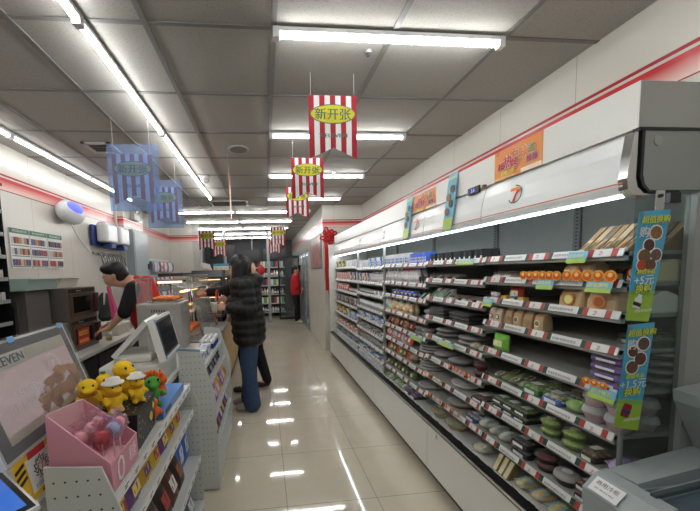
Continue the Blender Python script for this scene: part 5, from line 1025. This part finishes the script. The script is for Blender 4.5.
# signs standing on top of the displays
ms = thing('counter_sign', 'pale blue topped picture menu standing over the hot displays', 'sign', (-.86, 5.7, 1.30)); ob('board', B().box(-.02, .42, 0, .03, .12, .38, C((224, 226, 220), .4)), ms); ob('blue_header', B().box(-.02, .42, -.0012, 0, .34, .38, C((90, 170, 200), .4)), ms); ob('leg', B().box(-.02, .0, 0, .03, -.43, .12, GREY), ms); ob('leg', B().box(.40, .42, 0, .03, -.43, .12, GREY), ms)
q = B()
for k in range(5): q.box(.01+.08*k, .06+.08*k, -.001, 0, .15, .25, C(((200, 90, 60), (120, 160, 80), (230, 190, 90), (150, 80, 60), (210, 210, 120))[k], .5)).box(.01+.08*k, .05+.08*k, -.001, 0, .28, .30, C((225, 200, 60), .5))
ob('food_pictures', q, ms)
for k, x in enumerate((-.93, -.48)):
    t = thing('easel_card', 'white card leaning on a slanted holder by the menu, %s one' % ('left', 'right')[k], 'sign', (x, 5.62+.3*k, .872)); ob('card', B().slab((-.05, 0, .55), (.10, -.02, .52), (.0, .02, .80), (-.14, .02, .84), .01, WHITE), t); ob('stem', B().box(-.02, .02, .0, .03, 0, .62, C((210, 210, 210), .4)), t)
    ob('print', B().slab((-.04, -.004, .58), (.05, -.012, .565), (-.01, .008, .72), (-.10, .012, .74), .002, C((220, 150, 120), .5)), t)
item('red_hat_box', 'round red and white tub on the counter near the menu sign', 'tub', (-.52, 6.25, .872), B().lathe([(.14, 0), (.16, .42)], (0, 0, 0), C((225, 222, 218), .5), 18), [('red_top', B().lathe([(.17, .42), (.15, .52), (.07, .57), (0, .58)], (0, 0, 0), C((200, 40, 45), .5), 18))])
# ------------------------------------------------------------------ hanging flags
def cloth(name, c):
    if name in MC: return MC[name]
    m = mat(name, c, .6); nt = m.node_tree; p = nt.nodes['Principled BSDF']; o = nt.nodes['Material Output']; t = nt.nodes.new('ShaderNodeBsdfTranslucent'); t.inputs[0].default_value = rgb(c)
    x = nt.nodes.new('ShaderNodeMixShader'); x.inputs[0].default_value = .55; nt.links.new(p.outputs[0], x.inputs[1]); nt.links.new(t.outputs[0], x.inputs[2]); nt.links.new(x.outputs[0], o.inputs[0]); return m
def flag(x, y, ztop, w_, h_, lab, blue=False, slot=0):
    t = thing('hanging_flag', lab, 'flag', (x, y, ztop), 0, None); RDK = cloth('red_flag_cloth', (178, 30, 50)); wh = cloth('white_flag_cloth', (226, 226, 226))
    n = 9; q = B(); r_ = B(); zb = lambda u: -h_+(.5-abs(u-.5))*h_*.36-0*.0
    for k in range(n):
        u0, u1 = k/n, (k+1)/n; a = (r_ if k % 2 == 0 else q)
        us = [u0, u1] if not (u0 < .5 < u1) else [u0, .5, u1]
        for i in range(len(us)-1):
            a.slab((us[i]*w_-w_/2, 0, zb(us[i])), (us[i+1]*w_-w_/2, 0, zb(us[i+1])), (us[i+1]*w_-w_/2, 0, 0), (us[i]*w_-w_/2, 0, 0), .0012, RDK if k % 2 == 0 else wh)
    ob('white_cloth', q, t); ob('red_stripes', r_, t)
    o_ = B(); zc = -h_*.29
    for sg in (-1,): 
        o_.add([(w_*.475*math.cos(a*PI/12), sg*.0014, zc+h_*.155*math.sin(a*PI/12)) for a in range(24)], [tuple(range(24))], C((60, 90, 50), .5)); o_.add([(w_*.455*math.cos(a*PI/12), sg*.0018, zc+h_*.14*math.sin(a*PI/12)) for a in range(24)], [tuple(range(24))], cloth('yellow_flag_print', (232, 216, 40)))
    ob('yellow_oval', o_, t)
    l = B()
    for dx in (-.0012, 0, .0012): text(l, '新开张', w_*.24, (dx, -.0024, zc), (1, 0, 0), (0, 0, 1), C((45, 80, 45), .5), squash=1.05); text(l, '7-ELEVEN', w_*.11, (dx, -.0024, -h_*.63), (1, 0, 0), (0, 0, 1), C((40, 95, 80), .5), squash=1.3)
    ob('lettering', l, t)
    if blue: ob('blue_film', B().box(-w_/2-.03, w_/2+.05, -.006, -.005, -h_-.05, .07, glassy('blue_film', (214, 228, 252), .84, .25)), t)
    s_ = CZ-.004-ztop; ob('string', B().cyl((-w_*.45, 0, 0), (-w_*.45, 0, s_), .0012, WHITE, 5), t); ob('string', B().cyl((w_*.45, 0, 0), (w_*.45, 0, s_), .0012, WHITE, 5), t)
flag(.447, 2.0, 2.569, .296, .37, 'largest red and white striped new opening flag, nearest, over the aisle')
flag(.425, 3.0, 2.545, .296, .37, 'second striped opening flag hanging just behind the largest'); flag(.455, 4.2, 2.59, .29, .39, 'third striped flag partly hidden behind the second')
flag(.31, 6.9, 2.45, .30, .40, 'small striped flag far down the aisle, higher of the far pair'); flag(.28, 8.2, 2.36, .30, .40, 'small striped flag far down the aisle, lower of the far pair')
flag(-.96, 2.6, 2.43, .29, .37, 'striped opening flag in larger blue film over the counter', True); flag(-1.02, 3.55, 2.43, .28, .37, 'striped opening flag in smaller blue film over the counter', True)
flag(-1.02, 6.0, 2.30, .28, .36, 'distant striped flag over the food counter, left of two'); flag(-.93, 7.0, 2.24, .28, .38, 'distant striped flag over the food counter, right of two')
of = thing('orange_hanging_sign', 'narrow orange printed sign seen nearly edge-on below the ceiling', 'sign', (-.33, 3.5, 2.32)); of.rotation_euler = (0, 0, 1.62)
ob('sheet', B().slab((-.17, 0, -.22), (.17, 0, -.22), (.17, 0, .12), (-.17, 0, .28), .002, C((225, 130, 60), .4)), of); ob('white_print', B().slab((-.10, -.002, -.10), (.10, -.002, -.10), (.10, -.002, .08), (-.10, -.002, .14), .001, C((240, 225, 210), .4)), of)
for sx in (-.16, .16): ob('string', B().cyl((sx, 0, .10), (sx, 0, .374), .0012, WHITE, 5), of)
# ceiling vents, sensors
def vent(x, y, wx, wy, lab):
    t = thing('ceiling_vent', lab, 'vent', (x, y, CZ-.006)); ob('frame', B().box(-wx/2, wx/2, -wy/2, -wy/2+.03, -.014, 0, C((190, 190, 186), .4)).box(-wx/2, wx/2, wy/2-.03, wy/2, -.014, 0, C((190, 190, 186), .4)).box(-wx/2, -wx/2+.03, -wy/2, wy/2, -.014, 0, C((190, 190, 186), .4)).box(wx/2-.03, wx/2, -wy/2, wy/2, -.014, 0, C((190, 190, 186), .4)), t)
    ob('recess', B().box(-wx/2+.03, wx/2-.03, -wy/2+.03, wy/2-.03, -.003, -.001, C((70, 62, 56), .6)), t)
    n = int(wy/.05)
    for k in range(1, n): ob('louvre', B().box(-wx/2+.03, wx/2-.03, -wy/2+k*wy/n-.008, -wy/2+k*wy/n+.008, -.010, -.004, C((120, 112, 104), .5)), t)
vent(-1.43, 3.19, .24, .26, 'small square air vent in the ceiling at left'); vent(-.55, 5.62, .62, .42, 'large air conditioning grille in the ceiling before the rear lights')
item('ceiling_speaker', 'round grey ceiling speaker in a tile at centre', 'speaker', (-.205, 3.22, CZ-.002), B().cyl((0, 0, -.008), (0, 0, 0), .10, C((176, 176, 172), .5), 24), [('grille', B().cyl((0, 0, -.011), (0, 0, -.008), .082, C((120, 120, 118), .6), 24))])
def dome(x, y, lab): item('dome_camera', lab, 'camera', (x, y, CZ-.006), B().cyl((0, 0, -.03), (0, 0, 0), .055, WHITE, 18), [('dome', B().ell((0, 0, -.035), .05, .05, .05, C((205, 205, 205), .2), 16, 10))])
dome(-.68, 4.1, 'white dome camera hanging from the ceiling left of centre')
item('smoke_detector', 'small ceiling sensor just behind the nearest crosswise light', 'sensor', (.60, 1.79, CZ-.006), B().cyl((0, 0, -.016), (0, 0, 0), .018, GREY, 14), [('tip', B().cyl((0, 0, -.028), (0, 0, -.016), .007, DARK, 10))])
item('sprinkler_head', 'small ceiling sprinkler above the far end of the aisle', 'sprinkler', (.87, 3.9, CZ-.006), B().cyl((0, 0, -.02), (0, 0, 0), .02, WHITE, 12), [('deflector', B().cyl((0, 0, -.05), (0, 0, -.045), .02, CHROME, 12).cyl((0, 0, -.045), (0, 0, -.02), .005, CHROME, 8))])
bcam = item('bullet_camera', 'white bullet camera on the ceiling above the rear aisle', 'camera', (.78, 5.75, CZ-.006), B().cyl((0, 0, -.10), (0, 0, 0), .012, WHITE, 8), [('barrel', B().cyl((-.06, -.06, -.19), (.05, .05, -.11), .035, WHITE, 14))])
# ------------------------------------------------------------------ wall poster, cooler doors, back of the shop
wp = thing('wall_poster', 'tall framed photo poster on the white wall beyond the chiller', 'poster', (1.088, 6.06, 1.55)); ob('frame', B().box(-.012, 0, 0, 1.3, 0, .68, C((130, 110, 110), .4)), wp); ob('picture', B().box(-.014, -.012, .03, 1.27, .02, .66, mat('dim_poster', (150, 110, 105), .4, noise=.5, scale=6)), wp); ob('pale_header', B().box(-.015, -.014, .05, 1.25, .50, .62, C((200, 180, 175), .4)), wp)
FR = C((16, 16, 18), .35)
wc = thing('walk_in_cooler', 'lit walk-in drinks cooler with one glass door swung open beside red jacketed staff', 'cooler', (1.09, 7.92, 0))
ob('interior', B().box(.01, .70, 0, 2.0, .02, .06, C((200, 205, 208), .4)).box(.69, .70, 0, 2.0, .06, 2.0, C((190, 196, 200), .4)), wc)
ob('frame', B().box(-.01, .03, .0, .05, .005, 2.04, C((170, 172, 172), .3, .4)).box(-.01, .03, 1.95, 2.0, .005, 2.04, C((170, 172, 172), .3, .4)).box(-.01, .03, 0, 2.0, 1.97, 2.045, C((170, 172, 172), .3, .4)).box(-.01, .03, 0, 2.0, .005, .09, C((150, 152, 152), .3, .4)).box(-.01, .03, .66, .70, .09, 1.97, C((170, 172, 172), .3, .4)).box(-.01, .03, 1.30, 1.34, .09, 1.97, C((170, 172, 172), .3, .4)), wc)
for k in range(2): d_ = ob('glass_door', B().box(.0, .012, .06+.645*k, .65+.645*k, .1, 1.96, GLASS), wc); ob('door_handle', B().box(-.03, -.012, .60+.645*k, .62+.645*k, .8, 1.2, CHROME), d_)
for k in range(5):
    s_ = ob('shelf', B().box(.08, .40, .05, 1.95, .35+.33*k, .36+.33*k, GREY), wc)
ob('lamp', B().cyl((.06, .05, 1.93), (.06, 1.95, 1.93), .012, mat('cool_lamp', (230, 240, 255), emit=4), 8), wc)
od = ob('open_door', B().box(-.68, -.02, 1.985, 2.015, .02, .10, FR).box(-.68, -.02, 1.985, 2.015, 1.90, 1.98, FR).box(-.68, -.63, 1.985, 2.015, .10, 1.90, FR).box(-.07, -.02, 1.985, 2.015, .10, 1.90, FR), wc); ob('door_pane', B().box(-.63, -.07, 1.996, 2.004, .10, 1.90, glassy('door_glass', (240, 244, 244), .95)), od)
CB = [(160, 60, 55), (60, 120, 80), (200, 190, 60), (190, 195, 200), (70, 100, 160), (120, 70, 50)]
for k in range(5):
    for j in range(18): put('bottle', (.07, .07, .22), (CB[(j+k) % 6], W_, CB[(j*2+k) % 6]), 'drink_bottle', 'drink bottle inside walk-in cooler, %s shelf up, %s from near' % (ORD[k], ORD[j]), 'bottle', (1.28, 8.03+.1*j, .362+.33*k), 0, 'bottles in the walk-in cooler', True)
# rear drinks shelving facing the viewer
rs = thing('rear_shelving', 'dark shelving of packaged drinks closing the end of the aisle', 'shelving', (.1, 10.75, 0))
ob('frame', B().box(-.45, .60, .36, .40, .005, 1.9, DARK).box(-.45, -.42, 0, .36, .005, 1.9, DARK).box(.57, .60, 0, .36, .005, 1.9, DARK).box(-.45, .60, 0, .4, 1.88, 1.92, BLACK), rs)
for k in range(6):
    s_ = ob('shelf', B().box(-.42, .57, .0, .36, .14+.3*k, .155+.3*k, C((120, 122, 124), .4)), rs); ob('price_strip', B().box(-.42, .57, -.006, 0, .13+.3*k, .165+.3*k, C((190, 192, 195), .4)), s_)
RB = [(200, 205, 215), (150, 60, 60), (70, 90, 120), (90, 140, 90), (190, 180, 170), (60, 50, 60), (210, 200, 120)]
for k in range(6):
    for j in range(11): put('carton' if k % 2 else 'bottle', (.075, .06, .20), (RB[(j*3+k) % 7], RB[(j+k+2) % 7], W_), 'drink_package', 'packaged drink on the rear shelving, %s shelf up, %s from left' % (ORD[k], ORD[j]), 'drink', (-.27+.085*j, 10.81, .157+.3*k), -PI/2, 'drinks on the rear shelving', True)
for k, (x, wd, z, hh, y) in enumerate(((-1.30, .75, 1.95, .42, 10.3), (-.38, .5, 1.85, .38, 10.6), (.40, .8, 1.98, .34, 11.6))):
    t = thing('hanging_menu_screen', 'black unlit screen hanging at the back, %s of three' % ('left', 'middle', 'right')[k], 'screen', (x, y, z)); ob('panel', B().box(-wd/2, wd/2, 0, .05, 0, hh, C((14, 14, 16), .3)), t); ob('bracket', B().box(-.02, .02, .02, .05, hh, CZ-.006-z, GREY), t)
item('roof_column', 'pale steel column standing at the back of the shop', 'column', (.12, 9.6, 0), B().box(-.04, .04, -.04, .04, .002, CZ-.01, C((176, 178, 180), .4)), [('base_plate', B().box(-.06, .06, -.06, .06, .0005, .03, GREY))])
item('roof_column', 'slim grey pipe standing behind the easel cards', 'column', (-1.05, 8.9, 0), B().cyl((0, 0, .002), (0, 0, CZ-.01), .04, C((150, 152, 155), .4), 12), [('base_plate', B().box(-.07, .07, -.07, .07, .0005, .03, GREY))])
ir = thing('island_rack', 'black goods rack behind the customers near the far shelving', 'rack', (-.55, 8.6, 0)); ob('frame', B().box(-.45, .45, .16, .20, .005, 1.35, DARK).box(-.45, -.42, -.2, .2, .005, 1.35, DARK).box(.42, .45, -.2, .2, .005, 1.38, DARK), ir)
for k in range(5): ob('shelf', B().box(-.42, .42, -.2, .16, .12+.32*k, .14+.32*k, GREY), ir)
for k in range(4):
    for j in range(8): put('carton', (.085, .08, .2), (RB[(j+k) % 7], RB[(j*3+k+1) % 7], W_), 'grocery_box', 'grocery box on the black rack behind customers, %s shelf up, %s from left' % (ORD[k], ORD[j]), 'box', (-.89+.097*j, 8.5, .142+.32*k), -PI/2, 'groceries on the island rack', True)
for k, (x, c, dz) in enumerate(((-.47, (226, 200, 120), .0), (-.30, (225, 180, 150), .03), (-.09, (195, 35, 40), 0))):
    item('gift_bag', '%s gift packet on top of the black rack behind the customer' % ('cream', 'peach', 'large red')[k], 'packet', (x, 8.62, 1.422), B().ell((0, 0, .13+dz), .07 if k < 2 else .11, .05, .12+dz, C(c, .5), 12, 8), [('tie', B().ell((0, 0, .27+2*dz-.02), .03, .02, .03, C(c, .5)))])
# ------------------------------------------------------------------ people
def V(*a): return Vector(a)
def hand(wr, d, s_, curl=.5, sc=1.):
    """wrist, finger direction, thumb-side direction -> palm, four unequal fingers and a thumb"""
    wr, d, s_ = Vector(wr), Vector(d).normalized(), Vector(s_).normalized(); n = d.cross(s_).normalized(); P = []
    if n.z > 0: n = -n
    kn = wr+d*.085*sc
    for t in (-.026, -.009, .009, .026): P.append(('c', tuple(wr+s_*t*.6*sc), .015*sc, tuple(kn+s_*t*sc), .0115*sc))
    for t, l in zip((-.03, -.010, .010, .03), (.058, .074, .08, .07)):
        a = kn+s_*t*sc; b = a+(d*math.cos(curl*.6)+n*math.sin(curl*.6))*l*.5*sc; c = b+(d*math.cos(curl*1.7)+n*math.sin(curl*1.7))*l*.5*sc
        P += [('c', tuple(a), .0095*sc, tuple(b), .0088*sc), ('c', tuple(b), .0088*sc, tuple(c), .0075*sc)]
    a = wr+d*.025*sc+s_*.022*sc; b = a+(d*.6+s_*.8)*.04*sc; c = b+(d*.9+s_*.25+n*.4).normalized()*.032*sc
    P += [('c', tuple(a), .013*sc, tuple(b), .0105*sc), ('c', tuple(b), .0105*sc, tuple(c), .009*sc)]
    return P
def rel(parts, o):
    r = []
    for q in parts:
        if q[0] == 'c': r.append(('c', tuple(Vector(q[1])-o), q[2], tuple(Vector(q[3])-o), q[4]))
        else: r.append(('e', tuple(Vector(q[1])-o))+tuple(q[2:]))
    return r
def chain(*a): return [('c', a[i], a[i+1], a[i+2], a[i+3]) for i in range(0, len(a)-3, 2)]
def person(base, label, J, cloth, face_dir, vox=.011):
    """J: joint positions in world space; cloth: list of (name, parts, material)"""
    o = Vector(base); t = thing('person', label, 'person', base); f = Vector(face_dir).normalized(); rz = math.atan2(f.y, f.x)
    hd = Vector(J['head']); body = [('e', tuple(hd), .092, .074, .112, rz), ('e', tuple(hd+f*.022-V(0, 0, .055)), .068, .056, .058, rz), ('c', tuple(hd+f*.084-V(0, 0, .003)), .008, tuple(hd+f*.094-V(0, 0, .026)), .012)]
    sd = V(-f.y, f.x, 0)
    body += [('e', tuple(hd+sd*s*.076-V(0, 0, .01)), .018, .012, .03, rz) for s in (-1, 1)]
    body += [('c', tuple(hd-V(0, 0, .07)-f*.02), .05, J['neck'], .056)]
    body += [('c', J['neck'], .08, J['chest'], .115), ('c', J['chest'], .125, J['hip'], .12)]
    for s in 'LR':
        body += [('c', J['neck'], .055, J['sh'+s], .055), ('c', J['sh'+s], .052, J['el'+s], .04), ('c', J['el'+s], .042, J['wr'+s], .027)]
        body += [('c', J['hip'], .10, J['kn'+s], .06), ('c', J['kn'+s], .058, J['an'+s], .038), ('c', J['an'+s], .04, tuple(Vector(J['an'+s])+Vector(J['toe'+s])), .03)]
        body += hand(J['wr'+s], J['hd'+s], J['th'+s])
    ob_ = blob('body', rel(body, o), SKIN, t, vox, 2)
    for s in (-1, 1):
        e = hd+f*.080+sd*s*.030+V(0, 0, .006)-o; ob('eye', B().ell(tuple(e), .010, .010, .008, WHITE, 10, 6).ell(tuple(e+f*.006), .006, .006, .006, BLACK, 8, 6), ob_)
    m = hd+f*.086-V(0, 0, .058)-o; q = B(); q.M = Matrix.Translation(m) @ Matrix.Rotation(rz, 4, 'Z'); q.ell((0, 0, 0), .006, .02, .006, C((170, 90, 80), .5), 10, 6); q.M = None; ob('mouth', q, ob_)
    for nm, parts, mt in cloth: blob(nm, rel(parts, o), mt, t, max(.011, vox), 2)
    return t
# staff man bending over the back counter
J = dict(head=(-1.435, 3.24, 1.535), neck=(-1.30, 3.28, 1.45), chest=(-1.23, 3.31, 1.32), hip=(-1.14, 3.36, .98), shL=(-1.23, 3.13, 1.40), elL=(-1.29, 3.06, 1.19), wrL=(-1.45, 3.09, 1.045), hdL=(-.9, .05, -.25), thL=(.1, .9, .2),
         shR=(-1.25, 3.47, 1.40), elR=(-1.38, 3.46, 1.18), wrR=(-1.52, 3.34, 1.06), hdR=(-.9, -.2, -.3), thR=(.1, -.9, .2), knL=(-1.16, 3.28, .52), knR=(-1.18, 3.44, .52), anL=(-1.13, 3.27, .08), anR=(-1.15, 3.45, .08), toeL=(-.14, 0, -.045), toeR=(-.14, 0, -.045))
REDV = mat('red_vest_cloth', (188, 26, 38), .75, noise=.08, scale=12); BLK = mat('black_knit', (20, 20, 23), .9, noise=.2, scale=40)
def legs(J, r0, r1, r2): return [q for s in 'LR' for q in (('c', J['hip'], r0, J['kn'+s], r1), ('c', J['kn'+s], r1, tuple(Vector(J['an'+s])+V(0, 0, .02)), r2))]
def shoes(J): return [q for s in 'LR' for q in (('c', tuple(Vector(J['an'+s])-V(0, 0, .025)), .045, tuple(Vector(J['an'+s])+Vector(J['toe'+s])-V(0, 0, -.005)), .038),)]
person((-1.15, 3.36, 0), 'staff man in red vest and black shirt bending over the back counter with bare forearms', J, [
    ('shirt', [('c', J['sh'+s], .07, J['el'+s], .062) for s in 'LR']+[('c', tuple(Vector(J['neck'])+V(.02, 0, 0)), .072, J['chest'], .12)], BLK),
    ('red_vest', [('c', (-1.27, 3.30, 1.44), .088, (-1.23, 3.31, 1.30), .15), ('c', (-1.22, 3.19, 1.40), .085, (-1.2, 3.25, 1.1), .115), ('c', (-1.23, 3.42, 1.40), .085, (-1.2, 3.40, 1.1), .115), ('c', (-1.22, 3.31, 1.30), .15, (-1.15, 3.35, .92), .15), ('c', (-1.17, 3.32, 1.44), .08, (-1.11, 3.34, 1.15), .1)], REDV),
    ('trousers', legs(J, .13, .075, .06), BLK), ('shoes', shoes(J), BLACK),
    ('hair', [('e', (-1.43, 3.24, 1.582), .110, .092, .088), ('e', (-1.385, 3.255, 1.54), .075, .088, .085), ('e', (-1.492, 3.22, 1.590), .052, .078, .046)], HAIR)], (-.93, -.36, 0), .010)
# front customer: long black hair, puffer jacket, jeans
J = dict(head=(-.285, 3.55, 1.585), neck=(-.22, 3.55, 1.43), chest=(-.20, 3.55, 1.25), hip=(-.19, 3.55, .92), shL=(-.20, 3.39, 1.38), elL=(-.17, 3.35, 1.13), wrL=(-.40, 3.37, 1.16), hdL=(-1, .1, .08), thL=(0, .2, .95),
         shR=(-.22, 3.71, 1.38), elR=(-.27, 3.74, 1.13), wrR=(-.41, 3.60, 1.21), hdR=(-1, -.1, .2), thR=(0, -.3, .95), knL=(-.22, 3.47, .50), knR=(-.20, 3.62, .50), anL=(-.20, 3.46, .09), anR=(-.24, 3.63, .09), toeL=(-.14, -.01, -.05), toeR=(-.14, -.02, -.05))
PUF = mat('black_puffer', (11, 11, 13), .6, noise=.15, scale=20); JEAN = mat('blue_denim', (48, 68, 98), .85, noise=.18, scale=25)
jk = []
for k in range(8):
    z = .80+.085*k; w_ = .185+.012*math.sin(k*.9); jk.append(('e', (-.195-.003*k, 3.55, z), w_, .205, .11))
jk += [('e', (-.20, 3.55, 1.40), .13, .20, .07), ('e', (-.13, 3.55, 1.44), .12, .14, .075)]
for s in 'LR':
    a, b, c = Vector(J['sh'+s]), Vector(J['el'+s]), Vector(J['wr'+s])
    for i in range(4): jk.append(('e', tuple(a.lerp(b, i/3)), .085, .08, .075))
    for i in range(4): p = b.lerp(c, .1+i*.26); r_ = .082-.006*i; jk.append(('e', tuple(p), r_*.8, r_, r_))
person((-.2, 3.55, 0), 'customer with long black hair in black puffer jacket and blue jeans, nearest at the counter', J, [
    ('puffer_jacket', jk, PUF), ('jeans', [q for s in 'LR' for q in (('c', J['hip'], .125, J['kn'+s], .082), ('c', J['kn'+s], .078, tuple(Vector(J['an'+s])+V(.01, 0, -.01)), .098))], JEAN), ('shoes', shoes(J), C((150, 140, 138), .6)),
    ('hair', [('e', (-.265, 3.55, 1.625), .108, .098, .098), ('c', (-.235, 3.50, 1.60), .075, (-.27, 3.48, 1.36), .05), ('c', (-.22, 3.60, 1.60), .08, (-.20, 3.60, 1.40), .06), ('c', (-.30, 3.50, 1.58), .05, (-.335, 3.49, 1.38), .034)], HAIR)], (-.9, .42, 0))
item('paper_cup', 'white paper cup held by the front customer in black puffer', 'cup', (-.535, 3.385, 1.115), B().lathe([(.026, 0), (.035, .10), (.037, .103), (.034, .103), (.026, .008), (0, .008)], (0, 0, 0), WHITE, 16))
item('sausage_packet', 'red snack packet held up by the front customer', 'packet', (-.53, 3.585, 1.21), B().pillow(.06, .13, .03, C((200, 70, 55), .4), 7), [('white_label', B().box(.017, .018, -.02, .02, .05, .09, WHITE))])
# second customer, mostly hidden, reaching into the display
J = dict(head=(-.36, 4.12, 1.56), neck=(-.30, 4.12, 1.42), chest=(-.25, 4.12, 1.25), hip=(-.20, 4.12, .93), shL=(-.28, 3.95, 1.37), elL=(-.50, 3.93, 1.30), wrL=(-.70, 4.0, 1.29), hdL=(-1, .1, 0), thL=(0, .3, .9),
         shR=(-.28, 4.29, 1.37), elR=(-.30, 4.33, 1.12), wrR=(-.40, 4.22, 1.0), hdR=(-.7, 0, -.7), thR=(-.5, -.3, .5), knL=(-.30, 4.04, .50), knR=(-.13, 4.18, .50), anL=(-.26, 4.02, .08), anR=(-.02, 4.16, .08), toeL=(-.16, 0, -.045), toeR=(-.16, -.02, -.045))
person((-.2, 4.12, 0), 'customer in plain black jacket and trousers reaching toward the heated display', J, [
    ('jacket', [('c', (-.29, 4.12, 1.41), .11, (-.25, 4.12, 1.22), .18), ('c', (-.25, 4.12, 1.22), .18, (-.19, 4.12, .86), .18)]+[q for s in 'LR' for q in (('c', J['sh'+s], .085, J['el'+s], .07), ('c', J['el'+s], .068, tuple(Vector(J['el'+s]).lerp(Vector(J['wr'+s]), .92)), .05))], BLK),
    ('trousers', legs(J, .13, .08, .062), BLK), ('shoes', shoes(J), BLACK), ('hair', [('e', (-.345, 4.12, 1.60), .105, .09, .09), ('e', (-.31, 4.12, 1.56), .075, .085, .09)], HAIR)], (-1, .1, 0))
# staff woman by the open cooler door
J = dict(head=(.88, 9.25, 1.55), neck=(.87, 9.25, 1.40), chest=(.87, 9.25, 1.22), hip=(.88, 9.25, .90), shL=(.90, 9.40, 1.34), elL=(.99, 9.44, 1.52), wrL=(1.02, 9.40, 1.68), hdL=(.1, 0, 1), thL=(.3, -.9, 0),
         shR=(.88, 9.10, 1.34), elR=(.90, 9.04, 1.08), wrR=(1.0, 9.10, 1.0), hdR=(.9, .1, -.2), thR=(0, .3, .9), knL=(.90, 9.32, .48), knR=(.88, 9.18, .48), anL=(.90, 9.32, .08), anR=(.88, 9.18, .08), toeL=(.12, -.06, -.045), toeR=(.12, -.08, -.045))
person((.88, 9.25, 0), 'staff woman in red jacket and black trousers stocking the drinks cooler', J, [
    ('red_jacket', [('c', (.87, 9.25, 1.37), .10, (.87, 9.25, 1.2), .155), ('c', (.87, 9.25, 1.2), .155, (.88, 9.25, .90), .15), ('c', J['shL'], .07, J['elL'], .06), ('c', J['shR'], .075, J['elR'], .065), ('c', J['elR'], .062, tuple(Vector(J['elR']).lerp(Vector(J['wrR']), .6)), .052)], REDV),
    ('sleeve', [('c', J['elL'], .055, tuple(Vector(J['elL']).lerp(Vector(J['wrL']), .85)), .042)], BLK), ('trousers', legs(J, .125, .075, .06), BLK), ('shoes', shoes(J), C((190, 188, 184), .6)),
    ('hair', [('e', (.87, 9.26, 1.59), .10, .10, .095), ('c', (.85, 9.27, 1.57), .085, (.84, 9.27, 1.40), .06)], HAIR)], (.9, -.2, 0))
